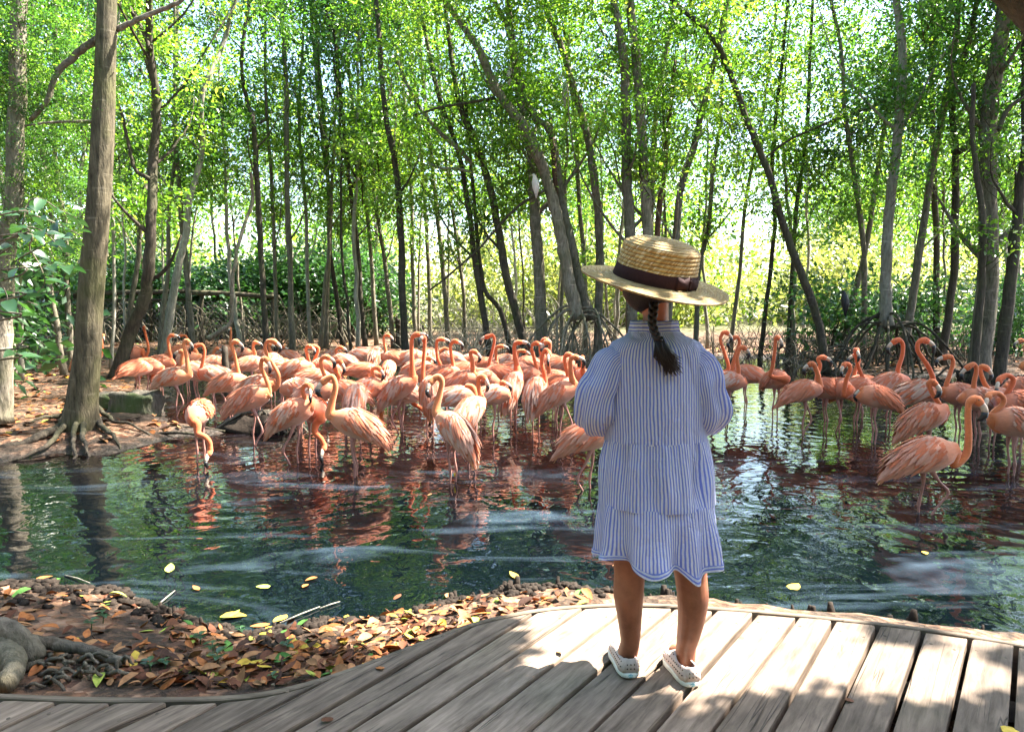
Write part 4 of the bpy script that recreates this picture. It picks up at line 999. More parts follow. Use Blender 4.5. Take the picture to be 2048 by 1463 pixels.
B = [
 ('flamingo with its neck raised, standing by the dark crooked tree', 262, 706, 0, 15, [(290, 715), (297, 700), (294, 680), (290, 665), (287, 655)], (.6, .4), .45, .9, (S, LF), {}),
 ('flamingo mostly hidden behind the big ridged trunk', 172, 716, 0, 22, [(200, 712), (204, 695), (203, 680), (205, 670)], (.4, 1), .45, .7, (S, S), {}),
 ('orange flamingo bowing its neck down in front of the bird by the crooked tree', 297, 733, 0, -5, [(312, 742), (306, 752), (305, 762), (313, 765), (322, 763)], (1, .2), .3, 1, (S, S), {}),
 ('small flamingo turned away, tucked under the raised bird at the far left', 272, 737, 60, 5, [(282, 735), (284, 745), (279, 754)], (-.2, 1), .3, .8, (S, S), {}),
 ('flamingo holding its head level to the right, behind the left group', 320, 726, 0, 10, [(336, 722), (341, 712), (338, 695), (336, 678), (341, 671)], (1, .1), .5, .7, (S, S), {}),
 ('flamingo whose orange-tipped bill points left, back of the left group', 362, 703, 20, 5, [(376, 700), (377, 685), (372, 672), (363, 671)], (-1, .5), .2, .8, (S, S), {}),
 ('big pale-backed flamingo behind the left group', 372, 720, 0, 15, [(392, 722), (394, 710), (391, 700)], (-1, .5), .9, .4, (S, S), {'s': 1.15}),
 ('flamingo with white face looking left and sun on its back', 432, 750, 180, 15, [(406, 757), (402, 742), (406, 722), (409, 702), (405, 690), (397, 690)], (-1, .5), 1, .8, (S, BK), {}),
 ('brownish young flamingo with grey neck, front of the left group', 346, 754, 0, 15, [(370, 749), (376, 732), (372, 708), (367, 690), (371, 681)], (.7, 1), .85, 0, (S, ST_), {}),
 ('sunlit white-backed flamingo standing behind the grey-necked young one', 394, 743, 180, 10, [(371, 744), (365, 733), (364, 720), (367, 704)], (-1, .4), 1, .4, (S, S), {'s': 1.1}),
 ('flamingo looking right with a dark bill, just in front of the black post', 458, 765, 0, 15, [(475, 765), (478, 752), (474, 732), (468, 706), (463, 690), (469, 682)], (.8, .9), .5, .3, (S, S), {}),
 ('large flamingo in front of the left group, head turned down right', 497, 798, 0, 24, [(528, 800), (538, 786), (536, 768), (528, 748), (522, 733), (524, 720), (530, 717)], (.5, 1.2), .5, .35, (S, ST_), {'s': 1.05}),
 ('flamingo with a tall looping neck and red-and-white face, behind the large left one', 512, 772, 0, 15, [(545, 778), (556, 770), (557, 750), (546, 728), (535, 710), (530, 694), (535, 682), (545, 681)], (.8, 1), .8, .4, (S, S), {}),
 ('flamingo reaching its neck down right to feed, centre left', 568, 747, 0, -18, [(590, 762), (600, 780), (604, 800), (601, 815)], (-.2, 1), .85, .4, (S, S), {'s': 1.1}),
 ('flamingo facing the camera with its head down in the water at the left bank', 397, 826, -80, -5, [(394, 848), (396, 866), (410, 873), (419, 884), (420, 900)], (-.1, 1), .3, .9, (S, S), {'s': .95}),
 ('striding flamingo with long ragged tail in front of the centre-left birds', 583, 828, 0, 30, [(608, 834), (619, 820), (612, 800), (605, 780), (611, 769), (620, 771)], (.1, 1), .85, .7, (S, BK), {}),
 ('orange flamingo with its bill in the water beside the striding one', 625, 818, -50, -10, [(633, 846), (630, 864), (642, 877), (648, 890)], (-.1, 1), .3, .9, (S, S), {}),
 ('flamingo facing left with a question-mark neck and a yellow ring on its leg', 716, 850, 180, 26, [(670, 846), (660, 828), (664, 803), (671, 773), (665, 753), (654, 757)], (-.6, 1), .45, .3, (S, S), {'band': True, 's': 1.02}),
 ('flamingo seen from behind with its head out of sight, centre', 711, 796, 88, 30, [(713, 778), (716, 786)], (.2, 1), .85, .4, (S, S), {}),
 ('flamingo bathed in sun with an S neck bending right over its breast', 735, 778, 0, 20, [(757, 801), (762, 788), (756, 768), (746, 750), (745, 738), (754, 735)], (.6, 1), 1, .6, (S, S), {}),
 ('orange-winged flamingo dipping its neck, behind the sun-bathed S-necked bird', 730, 743, 0, -5, [(752, 752), (757, 765), (755, 778)], (0, 1), .15, .8, (S, S), {}),
 ('flamingo with a white bill hanging straight down, centre-left middle row', 692, 783, 180, 12, [(672, 781), (675, 768), (678, 752), (670, 737), (669, 727), (677, 722)], (.6, 1.2), .5, .8, (S, S), {}),
 ('pale striped-back flamingo behind the striding bird, head raised right', 630, 785, 0, 18, [(650, 785), (653, 768), (649, 750), (643, 734), (642, 719), (650, 713)], (.9, .8), .85, .6, (S, S), {}),
 ('orange flamingo bent low between two neighbours at centre left', 634, 757, 0, -5, [(655, 764), (661, 775), (657, 788)], (0, 1), .5, .8, (S, S), {}),
 ('upright flamingo beak to beak with its right neighbour, left one of the pair', 600, 738, 0, 10, [(613, 738), (618, 727), (614, 708), (612, 697), (617, 691)], (.7, 1), .3, .8, (S, S), {}),
 ('flamingo beak to beak with its left neighbour, right one of the pair', 649, 733, 180, 10, [(631, 736), (627, 724), (634, 708), (637, 696), (629, 692)], (-1, .4), .5, .7, (S, S), {}),
 ('greyish flamingo in the rear row under the beak-to-beak pair', 592, 737, 0, 12, [(606, 742), (609, 729), (606, 718)], (-.4, 1), .85, .6, (S, S), {'dy': -.7}),
 ('flamingo with a small hooked neck at the water line, rear left of centre', 562, 735, 0, 8, [(578, 733), (578, 724), (573, 720)], (-1, .8), .85, .6, (S, S), {}),
 ('thin-necked flamingo looking right, rear row behind the looping neck', 500, 728, 20, 10, [(511, 722), (510, 708), (506, 695), (508, 685)], (1, .4), .45, .4, (S, S), {}),
 ('pale flamingo with its head curled back by the black post', 481, 709, 0, 12, [(492, 705), (486, 715), (484, 724)], (0, 1), .85, .5, (S, S), {}),
 ('flamingo whose thin white-lit head sticks up highest beside the post', 445, 702, 0, 15, [(459, 700), (461, 686), (462, 668), (461, 657)], (.1, .3), .85, .4, (S, S), {'dy': .8}),
 ('flamingo preening behind the post, its neck tucked along its back', 424, 727, 10, 5, [(440, 726), (436, 735), (428, 733)], (-1, .4), .85, .5, (S, S), {}),
 ('round pale flamingo behind the looping neck, turned away', 543, 722, 70, 10, [(548, 720), (552, 728)], (0, 1), 1, .4, (S, S), {}),
 ('flamingo with dark-tipped bill looking right, beside the white-lit birds', 686, 722, 180, 12, [(676, 716), (672, 700), (679, 694)], (1, .7), 1, .7, (S, S), {}),
 ('glaring white sunlit flamingo bending its neck to the left, rear row', 722, 712, 180, -5, [(703, 722), (703, 731), (710, 732)], (1, .2), 1, .6, (S, S), {'s': 1.2}),
 ('glaring white sunlit flamingo seen from behind, rear row', 749, 712, 80, 20, [(752, 708), (754, 716)], (0, 1), 1, .2, (S, S), {'s': 1.15}),
 ('flamingo with a lone thin neck above the rear row, tail to the right', 789, 717, 180, 15, [(774, 722), (772, 702), (768, 685), (768, 673), (774, 669)], (.8, 1), .3, .7, (S, S), {}),
 ('small flamingo seen from behind under the lone thin neck', 777, 737, 88, 20, [(778, 732), (780, 740)], (0, 1), .5, .6, (S, S), {'s': .85}),
 ('flamingo with a sunlit back tucking in its neck, rear row centre', 824, 717, 0, 8, [(842, 720), (838, 730)], (-.5, 1), .9, .8, (S, S), {'s': 1.15}),
 ('tall flamingo with a straight upright neck, left one of the tallest pair', 795, 779, 0, 38, [(820, 762), (825, 750), (824, 722), (823, 695), (824, 677), (829, 670)], (1, -.1), .85, .9, (S, BK), {'s': 1.05}),
 ('tall flamingo seen from behind, right one of the tallest pair', 860, 786, 100, 45, [(848, 771), (846, 750), (847, 722), (849, 695), (849, 678)], (-.2, -.1), .6, 1, (S, S), {}),
 ('brown-necked flamingo with its bill bent against its neck, centre front', 912, 861, 140, 35, [(880, 838), (872, 820), (880, 786), (884, 762), (877, 752), (868, 757)], (-.4, 1), .85, 0, (S, S), {'band': True}),
 ('whitish flamingo turned away behind the brown-necked one', 938, 826, 55, 32, [(959, 815), (963, 797), (957, 773), (957, 757), (964, 752)], (.4, 1), 1, .6, (S, S), {}),
 ('small whitish flamingo bending back to preen its shoulder, centre', 913, 794, 0, 8, [(942, 795), (949, 783), (943, 773), (931, 771)], (1, .6), 1, .6, (S, LF), {'s': .95}),
 ('flamingo looking right, first right of the tallest pair', 860, 748, 0, 8, [(879, 743), (881, 731), (875, 715), (873, 695), (874, 682), (880, 678)], (1, .3), .6, .9, (S, S), {}),
 ('flamingo looking right, second right of the tallest pair', 892, 750, 0, 8, [(904, 742), (906, 728), (902, 706), (901, 690), (907, 682)], (1, .6), .5, .8, (S, S), {'dy': -.3}),
 ('flamingo curling its neck backward over its pale back, rear row', 900, 717, 180, 5, [(886, 722), (895, 711), (897, 700), (890, 696), (883, 699)], (-.5, 1), .9, .7, (S, S), {}),
 ('sunlit flamingo with hidden head just left of the curled-neck bird', 859, 711, 85, 15, [(861, 706), (864, 714)], (0, 1), 1, .6, (S, S), {}),
 ('flamingo with upright neck and dark bill tip, left of the tall S neck', 922, 762, 0, 18, [(945, 755), (947, 745), (944, 721), (941, 706), (946, 702)], (.7, 1), .5, .8, (S, S), {}),
 ('orange flamingo with its head hidden behind neighbours, centre rear', 924, 741, 20, 5, [(942, 742), (938, 750)], (0, 1), .15, .9, (S, S), {}),
 ('flamingo with straight neck right behind the tall S neck', 967, 732, 0, 12, [(988, 736), (993, 726), (992, 709), (993, 695), (999, 692)], (1, .2), .3, .9, (S, S), {}),
 ('vivid orange flamingo with a tall S neck looking left', 998, 748, 180, 12, [(978, 751), (977, 734), (985, 700), (989, 680), (985, 670), (978, 672)], (-1, .5), .15, 1, (S, S), {}),
 ('pale-winged flamingo bowing its neck into the crowd, right of centre', 1033, 745, 0, -8, [(1056, 755), (1056, 768), (1050, 781)], (-.2, 1), .85, .9, (S, S), {'s': 1.15}),
 ('flamingo standing steeply upright with its long tail down, looking right', 1022, 775, 60, 45, [(1036, 754), (1033, 730), (1029, 704), (1029, 690), (1034, 685)], (1, 0), 1, 1, (S, S), {'s': 1.05}),
 ('pale flamingo feeding with its neck stretched right at the water', 965, 757, 0, -12, [(980, 767), (989, 772), (996, 768)], (1, .5), .85, .8, (S, S), {}),
 ('flamingo looking right past the upright one, rear row', 1055, 728, 180, 10, [(1036, 727), (1033, 714), (1036, 703), (1044, 701)], (1, .6), .3, .6, (S, S), {}),
 ('flamingo with its bill raised right, behind the white-legged bird', 1050, 752, 0, 12, [(1070, 748), (1073, 736), (1066, 708), (1063, 693), (1069, 686)], (1, .6), .5, .9, (S, S), {}),
 ('white-legged flamingo seen from behind, its head bent down to the right', 1070, 785, 75, 38, [(1090, 773), (1089, 750), (1084, 729), (1084, 712), (1090, 700), (1096, 703)], (-.1, 1), 1, .95, (S, S), {'band': True, 's': 1.05}),
 ('flamingo facing the camera with a white cheek, right of the white-legged bird', 1110, 760, 200, 15, [(1097, 748), (1096, 722), (1099, 700), (1100, 688), (1095, 683)], (-.6, 1), .3, .7, (S, S), {}),
 ('flamingo with an arched neck behind the white-cheeked one', 1100, 724, 180, 10, [(1083, 718), (1080, 698), (1082, 683), (1088, 678)], (1, .7), .3, .7, (S, S), {}),
 ('flamingo preening its own side in the rear row near the prop roots', 1122, 732, 0, 5, [(1140, 735), (1134, 745), (1127, 741)], (-1, .5), .45, .9, (S, S), {'s': 1.1}),
 ('flamingo with a deeply curved neck, left of the striped sleeve', 1112, 772, 0, 12, [(1130, 768), (1136, 756), (1132, 734), (1129, 718), (1133, 709)], (1, .5), .3, .9, (S, S), {}),
 ('walking flamingo with a dark bill, nearest to the striped left sleeve', 1115, 790, 0, 33, [(1140, 777), (1144, 757), (1141, 737), (1141, 720), (1146, 714)], (1, .4), .6, .7, (S, ST_), {}),
 ('flamingo looking straight at the camera beside the sleeve', 1160, 757, -70, 20, [(1166, 745), (1166, 729), (1165, 714)], (0, 1), .3, .9, (S, S), {}),
 ('flamingo half hidden by the child, its ragged tail pointing left', 1177, 872, 0, 20, [(1212, 862), (1222, 845), (1222, 820), (1220, 800)], (1, 1), .5, .5, (S, BK), {}),
 ('flamingo with its neck hung down between the legs of the tall one', 800, 790, 180, 0, [(776, 797), (768, 803), (763, 820), (763, 838)], (0, 1), .8, .5, (S, S), {'dy': .5}),
 ('flamingo stretching its orange neck down in waves under the tallest pair', 806, 782, 0, -5, [(824, 800), (829, 808), (840, 815), (851, 825)], (.5, 1), .3, 1, (S, S), {'dy': .4}),
 ('orange flamingo peeking out from behind the right sleeve', 1424, 757, 0, 10, [(1444, 748), (1457, 736), (1450, 708), (1441, 681), (1444, 668), (1449, 664)], (.8, 1), .15, 1, (S, S), {}),
 ('flamingo with sunlit back looking left, nearest right of the sleeve', 1494, 749, 180, 10, [(1467, 750), (1465, 734), (1472, 707), (1479, 686), (1476, 675), (1470, 674)], (-.7, 1), .6, .9, (S, S), {'s': 1.05}),
 ('pinkish flamingo behind the left-looking sunlit one, bill to the right', 1455, 764, 0, 8, [(1476, 755), (1477, 738), (1474, 718), (1479, 698), (1484, 694)], (.8, 1), .85, .8, (S, S), {}),
 ('flamingo facing the camera alone with a long straight neck', 1551, 760, -75, 15, [(1542, 752), (1545, 734), (1549, 706), (1551, 682), (1553, 674)], (.3, 1), .5, .9, (S, S), {}),
 ('small flamingo facing right with crossed necks, left one of the crossing pair', 1603, 783, 0, 18, [(1632, 784), (1639, 773), (1636, 750), (1630, 733), (1626, 727)], (-.8, .8), .3, .7, (ST_, S), {}),
 ('flamingo with neck crossing its left neighbour, bill to the right', 1655, 778, 180, 10, [(1632, 773), (1635, 749), (1640, 731), (1636, 718), (1642, 714)], (1, .5), .15, .8, (S, S), {}),
 ('flamingo facing the camera on long legs, black bill drooping left', 1676, 778, -80, 10, [(1688, 790), (1693, 758), (1700, 741), (1699, 730), (1692, 727)], (-.5, 1), .4, .9, (S, ST_), {}),
 ('bright orange flamingo with a red forehead and a long straight neck', 1713, 777, 0, 12, [(1728, 778), (1727, 760), (1717, 734), (1712, 712), (1711, 699)], (0, 1), .15, 1, (S, S), {}),
 ('flamingo behind the red-fronted one, its bill pointing left', 1728, 770, 160, 10, [(1706, 757), (1711, 738), (1718, 722), (1714, 711)], (-1, .6), .15, .9, (S, S), {'dy': .6}),
 ('pink flamingo with its tail pointing right and head hidden', 1755, 795, 180, 18, [(1736, 788), (1730, 778)], (-1, 1), .3, .7, (S, S), {}),
 ('vivid flamingo with an upright neck facing left over a broad orange body', 1776, 771, 0, 20, [(1796, 768), (1794, 755), (1797, 734), (1804, 712), (1806, 690), (1800, 680), (1794, 680)], (-.8, 1), .5, 1, (S, S), {'s': 1.15}),
 ('flamingo with white sunlit wings and a neck arching to the right', 1833, 786, 0, 10, [(1860, 785), (1868, 768), (1860, 740), (1848, 720), (1836, 702), (1836, 686), (1845, 680)], (1, .7), 1, 1, (S, S), {'s': 1.15}),
 ('orange flamingo bent forward with its black-tipped bill against its neck', 1845, 837, 0, 28, [(1884, 842), (1890, 828), (1879, 809), (1866, 788), (1859, 772), (1860, 763)], (.6, 1.2), .5, .8, (BK, S), {}),
 ('flamingo holding its head out level to the left, right group', 1922, 790, 180, 15, [(1899, 793), (1892, 775), (1899, 750), (1906, 727), (1903, 714), (1896, 713)], (-1, .4), .45, .7, (S, S), {}),
 ('flamingo with a hook-shaped neck, left one of the twin hooks at right', 1962, 800, 180, 15, [(1945, 792), (1948, 765), (1953, 739), (1948, 728), (1940, 731)], (-.7, 1), .85, .7, (S, S), {}),
 ('flamingo with a slim hook neck bending right, right one of the twin hooks', 1990, 798, 180, 10, [(1975, 784), (1967, 762), (1961, 743), (1962, 733), (1968, 733)], (.7, 1), .85, .6, (S, S), {}),
 ('vivid orange flamingo curling its neck high at the right edge', 2042, 808, 180, 5, [(2014, 812), (2013, 790), (2024, 770), (2026, 757), (2014, 750), (2002, 756)], (-.5, 1), .15, 1, (S, S), {'s': 1.1}),
 ('flamingo cut off by the right edge behind the vivid one', 2046, 776, 180, 10, [(2032, 772), (2038, 762)], (1, 1), .3, .9, (S, S), {}),
 ('pale flamingo at the right edge with a tightly folded S neck', 2032, 846, 180, 15, [(1998, 860), (1983, 848), (1986, 826), (2004, 810), (2007, 796), (1995, 786), (1981, 788)], (-.5, 1), .9, .5, (S, S), {'s': 1.05}),
 ('nearest flamingo of all, at right, its body level and bill hanging', 1845, 912, 0, 17, [(1908, 927), (1932, 908), (1937, 875), (1936, 835), (1938, 806), (1948, 797)], (.6, 1.4), .5, .5, (S, LF), {'s': 1.04}),
 ('flamingo entering the photo at the right edge, only its pale head in view', 2072, 733, 180, 10, [(2056, 722), (2050, 700), (2052, 685), (2044, 680)], (-.8, .6), .85, .4, (S, S), {}),
]
B += [
 ('pale flamingo low in the rear row, just left of the black post', 447, 722, 180, 8, [(430, 718), (427, 706), (432, 697)], (1, .6), .85, .5, (S, S), {'dy': 1.7}),
 ('flamingo in the rear row seen between the post and the looping neck', 520, 714, 0, 10, [(537, 712), (540, 700), (537, 690)], (1, .5), .85, .6, (S, S), {'dy': .8}),
 ('small far flamingo peeping over the beak-to-beak pair from the left', 577, 713, 180, 8, [(562, 712), (560, 702), (564, 694)], (1, .6), .45, .7, (S, S), {'dy': 1.2}),
 ('far flamingo between the right beak-to-beak bird and the white-lit ones', 662, 713, 0, 10, [(677, 712), (681, 704), (676, 712)], (-.6, 1), .85, .5, (S, S), {'dy': 1.3}),
 ('far flamingo with bowed neck beneath the lone thin neck', 806, 716, 180, 6, [(791, 722), (788, 732)], (0, 1), .85, .7, (S, S), {'dy': .5}),
 ('flamingo filling the gap under the first right-looking neck, pale wings', 838, 735, 0, 10, [(855, 736), (858, 726), (855, 716)], (1, .6), 1, .5, (S, S), {'dy': .4}),
 ('far flamingo left of the straight-necked one, bill tucked away', 945, 722, 180, 8, [(930, 722), (928, 732)], (.4, 1), .85, .8, (S, S), {'dy': .9}),
 ('far pale flamingo between the S neck and the steep upright bird', 1010, 722, 0, 8, [(1026, 722), (1029, 732)], (-.4, 1), 1, .6, (S, S), {'dy': .9}),
 ('flamingo low behind the striding bird, pale back only', 600, 778, 180, 8, [(582, 780), (578, 790)], (.3, 1), .85, .6, (S, S), {}),
 ('flamingo with pale back between the tail-down bird and its left neighbour', 985, 790, 0, 12, [(1003, 790), (1006, 778), (1002, 766)], (1, .6), 1, .6, (S, S), {'s': .9}),
]
for row in B:
    flamingo(*row[:10], **row[10])
# ------------------------------------------------ the child
GY = on_z(1258, 1352, ZD).y
def G(u, v, dy=0): return on_y(u, v, GY)+V(0, dy, 0)
pr = on_y(1312, 1345, GY); base = V(pr.x, GY, ZD)
girl = empty('person', base); tag(girl, 'small girl seen from behind in a blue-striped dress, hands held in front', 'person')
def g(u, v, dy=0): return G(u, v, dy)-base
def m_skin(gg):
    w = gg.coords('Object'); n = gg.noi(w, 14, 5, .65); c = gg.mix(gg.ramp(n, [(.35, 0.), (.65, 1.)]), (.20, .07, .036), (.31, .115, .062))
    return gg.bsdf(c, .5, .4, gg.bump(gg.noi(w, 220, 2), .12, .002), Subsurface_Weight=.12, Subsurface_Scale=.02)
M['skin'] = mat('skin', m_skin)
parts = []
# legs: ankle to hip, calf muscle and knee
def leg(pts, rx, ry): parts.append(loft(catmull(pts, 5), np.interp(np.linspace(0, len(rx)-1, (len(pts)-1)*5+1), range(len(rx)), rx), np.interp(np.linspace(0, len(ry)-1, (len(pts)-1)*5+1), range(len(ry)), ry), 20, side=(1, 0, 0)))
px = 1/ (F/GY)
leg([g(1259, 1338, .065), g(1261, 1318, .045), g(1264, 1290, .03), g(1261, 1240, .015), g(1258, 1190, .008), g(1260, 1150, .01), g(1262, 1100, .01), g(1268, 1010, .01), g(1274, 930, .01)],
    [.024, .028, .027, .034, .042, .043, .048, .054, .050], [.034, .034, .029, .038, .047, .046, .050, .062, .07])
leg([g(1378, 1352, .065), g(1378, 1332, .045), g(1378, 1300, .03), g(1384, 1250, .015), g(1387, 1200, .008), g(1384, 1160, .01), g(1378, 1110, .01), g(1366, 1010, .01), g(1356, 930, .01)],
    [.024, .028, .028, .036, .043, .044, .048, .054, .050], [.034, .034, .029, .038, .047, .046, .050, .062, .07])
def foot(u, v, yaw):
    c = g(u, v, 0.045); c.z = .034; d = V(math.sin(yaw), math.cos(yaw), 0)
    parts.append(loft([c-d*.016, c, c+d*.035+V(0, 0, -.004), c+d*.07+V(0, 0, -.012), c+d*.095+V(0, 0, -.016)], [.014, .022, .025, .026, .010], [.018, .026, .022, .012, .007], 14, side=(1, 0, 0)))
FY1, FY2 = rad(-3), rad(-7)
foot(1258, 1340, FY1); foot(1378, 1356, FY2)
# torso, shoulders, neck
tz = [(1000, .095, .075), (930, .100, .078), (880, .108, .08), (820, .104, .076), (760, .112, .078), (715, .120, .070), (690, .095, .058), (672, .055, .050), (655, .036, .040), (630, .034, .038), (605, .034, .040)]
parts.append(loft([g(1313, v, .015 if v > 700 else .01) for v, a, b in tz], [a for v, a, b in tz], [b for v, a, b in tz], 22, side=(1, 0, 0)))
# head: back of the skull, face looking out over the pond
hc = g(1303, 556, .035)
hv, hf = ball((0, 0, 0), 1, 26, 18); hh = []
for q in hv:
    q = V(q.x*.074, q.y*.088, q.z*.098)
    if q.y > 0:                                    # face side
        q.y *= .96; tz_ = q.z/.098
        if tz_ < 0: q.x *= 1+.22*tz_; q.y *= 1-.05*tz_
        fx = q.x/.074
        q.y += .020*math.exp(-(fx/.20)**2-((tz_+.20)/.16)**2)       # nose
        q.y -= .009*(math.exp(-((fx-.42)/.22)**2-((tz_-.02)/.14)**2)+math.exp(-((fx+.42)/.22)**2-((tz_-.02)/.14)**2))  # eye sockets
        q.y += .005*math.exp(-(fx/.35)**2-((tz_+.52)/.10)**2)       # lips
        q.y += .006*math.exp(-(fx/.3)**2-((tz_+.85)/.15)**2)        # chin
    hh.append(q+hc)
parts.append((hh, hf))
for sd in (-1, 1): parts.append(ball(hc+V(sd*.075, 0, -.012), .022, 10, 8, (.35, .75, 1.1)))
# arms: shoulder out to the elbow, forearms brought forward
fing = []
for sd, sh, el, wr in ((-1, (1226, 705), (1200, 812), (1216, 852)), (1, (1400, 705), (1414, 815), (1404, 855))):
    a = g(sh[0]-sd*22, sh[1]+18, .0); b = g(*el, -.01); c = g(wr[0], wr[1]-14, .15)
    P = catmull([a, a.lerp(b, .5), b, b.lerp(c, .5)+V(0, .01, -.01), c], 4)
    parts.append(loft(P, np.interp(np.linspace(0, 4, len(P)), range(5), [.036, .031, .028, .026, .020]), None, 14))
    # palm and five fingers, lightly curled, meeting in front of the waist
    dr = V(-sd*.75, .62, .05).normalized(); up = V(0, 0, 1); sdv = dr.cross(up).normalized()
    pm = c+dr*.05; parts.append(loft([c, c+dr*.02, pm, c+dr*.075], [.018, .022, .027, .024], [.013, .012, .011, .009], 12, side=(0, 0, 1)))
    for k, (off, ln) in enumerate(((.021, .046), (.007, .052), (-.007, .048), (-.020, .038))):
        s0 = c+dr*.066+up*off; s1 = s0+dr*ln*.45; s2 = s1+(dr*.7-V(-sd*0, 1, 0)*.35+V(0, -.2, 0)).normalized()*ln*.35; s3 = s2+(dr*.2+V(0, -.9, 0)).normalized()*ln*.28
        parts.append(loft([s0, s1, s2, s3], [.0068, .0064, .006, .005], None, 8))
    t0 = c+dr*.022+up*.018; parts.append(loft([t0, t0+(dr*.4+up*.8).normalized()*.022, t0+(dr*.75+up*.6).normalized()*.042, t0+(dr*.9+up*.35).normalized()*.056], [.009, .0078, .0072, .006], None, 8))
v, f = join(parts); me = mesh_data('body', v, f, M['skin']); body = obj('body', me, girl)
rm = body.modifiers.new('remesh', 'REMESH'); rm.mode = 'VOXEL'; rm.voxel_size = .0034; rm.use_smooth_shade = True
sm = body.modifiers.new('smooth', 'SMOOTH'); sm.factor = .5; sm.iterations = 5
dg = bpy.context.evaluated_depsgraph_get(); nme = bpy.data.meshes.new_from_object(body.evaluated_get(dg)); body.modifiers.clear(); body.data = nme; nme.name = 'body'
if not nme.materials: nme.materials.append(M['skin'])
for sd in (-1, 1):
    o = obj('eye', mesh_data('eye', *ball((0, 0, 0), .011, 12, 8), flat('child_eye', (.03, .02, .015), .15, .6, 0)), girl, hc+V(sd*.030, .0765, .002))
# ---- dress
def m_dress(gg):
    tc = gg.nd('ShaderNodeTexCoord'); sp = gg.nd('ShaderNodeSeparateXYZ'); gg.ln(tc.outputs['UV'], sp.inputs[0])
    warp = gg.math('MULTIPLY', gg.math('SUBTRACT', gg.noi(gg.coords('Object', (1, 1, .5)), 14, 3, .6), .5), 1.3); fr = gg.math('FRACT', gg.math('ADD', sp.outputs[0], warp)); tri = gg.math('ABSOLUTE', gg.math('SUBTRACT', fr, .5))
    n = gg.noi(gg.coords('Object'), 8, 4, .6); fine = gg.noi(gg.coords('Object', (1, 1, 1)), 420, 2)
    st = gg.ramp(tri, [(.20, 0.), (.27, 1.)])
    c = gg.mix(st, (.085, .18, .76), (.74, .80, .94))
    c = gg.mix(.18, c, gg.mix(fine, (.5, .5, .6), (.9, .9, .95)))
    p = gg.bsdf(c, .85, .15, gg.bump(gg.math('ADD', fine, gg.math('MULTIPLY', gg.noi(gg.coords('Object', (1, 1, .28)), 20, 4, .6, .5), 9)), .7, .016), Sheen_Weight=.2)
    tr = gg.nd('ShaderNodeBsdfTranslucent'); gg.ln(c, tr.inputs[0])
    ms = gg.nd('ShaderNodeMixShader'); ms.inputs[0].default_value = .30; gg.ln(p, ms.inputs[1]); gg.ln(tr.outputs[0], ms.inputs[2]); return ms.outputs[0]
M['dress'] = mat('striped_cotton', m_dress)
def cloth_tube(rings, n, nst, fold=lambda t, a: 0, vfold=None, cx=0):
    """rings: (centre, half width, half depth); stripes run lengthwise, nst of them round"""
    vs = []; uv = []; fs = []; N = len(rings)
    for i, (c, a, b) in enumerate(rings):
        t = i/(N-1)
        for k in range(n+1):
            an = 2*math.pi*k/n; fo = fold(t, an)
            x = math.cos(an); y = math.sin(an)
            zz = vfold(t, an) if vfold else 0
            vs.append(c+V(x*(a+fo), y*(b+fo), zz)); uv.append((nst*k/n, t))
        if i:
            for k in range(n):
                q = (i-1)*(n+1)+k; fs.append((q, q+1, q+n+2, q+n+1))
    return vs, fs, uv
rr_ = random.Random(5)
def folds(freqs, seed):
    r = random.Random(seed); F_ = [(f, r.uniform(0, 6.28), r.uniform(.5, 1)) for f in freqs]; tot = sum(a for *_, a in F_)
    return lambda an: sum(a*math.sin(f*an+p) for f, p, a in F_)/tot
bodice_px = [(662, 50, .045, 1310), (672, 62, .052, 1311), (684, 88, .060, 1312), (698, 98, .067, 1313), (715, 103, .072, 1313), (745, 104, .080, 1313), (780, 104, .086, 1313), (820, 103, .090, 1313), (860, 102, .092, 1313), (880, 103, .094, 1313)]
f1_ = folds((2, 3, 5), 1); f1b = folds((7, 11), 4)
rings = []
for v_, hw, dp, cx in bodice_px: rings.append((g(cx, v_, .01), hw*px, dp))
rings2 = []
for i in range(len(rings)-1):
    for k in range(4):
        t = k/4; rings2.append((rings[i][0].lerp(rings[i+1][0], t), rings[i][1]*(1-t)+rings[i+1][1]*t, rings[i][2]*(1-t)+rings[i+1][2]*t))
rings2.append(rings[-1])
v, f, uv = cloth_tube(rings2, 96, 96, lambda t, a: .0035*t*f1_(a)+.0015*f1b(a)*math.sin(3*t+1))
dress = mk('dress', v, f, M['dress'], girl, uv=uv)
def tier(v0, v1, w0, w1, d0, d1, nst, nf, seed, hem=None, cx=(1313, 1313), amp=(.004, .017), close=False):
    ff = folds(nf, seed); gath = folds((38, 47, 59), seed+1); NR_ = 22; rg = []
    for i in range(NR_+1):
        t = i/NR_; rg.append((g(cx[0]*(1-t)+cx[1]*t, v0+(v1-v0)*t, .01), (w0+(w1-w0)*(t**.8))*px, d0+(d1-d0)*t))
    def fo(t, a): return ((amp[0]+(amp[1]-amp[0])*(t if not close else math.sin(math.pi*min(1, t*.97))*1.0))*ff(a))*(1+.25*math.sin(5*t+2*a))+.0035*math.exp(-t*3)*gath(a)+.002*gath(a*1.0)*t*.4
    return cloth_tube(rg, 180, nst, fo, (lambda t, a: (hem(a)*t*t if hem else 0)))
v, f, uv = tier(877, 1004, 103, 119, .094, .120, 112, (5, 8, 13), 11, cx=(1313, 1314), close=True); mk('skirt_tier', v, f, M['dress'], dress, uv=uv)
def hemf(a):
    x = math.cos(a); y = math.sin(a)      # y<0 is the back, seen by the camera
    z = .008*math.sin(3*a+.8)
    if y < 0: z += -.020*math.exp(-((x+.28)/.18)**2)-.030*math.exp(-((x-.45)/.15)**2)+.022*math.exp(-((x+.85)/.22)**2)+.006
    return z
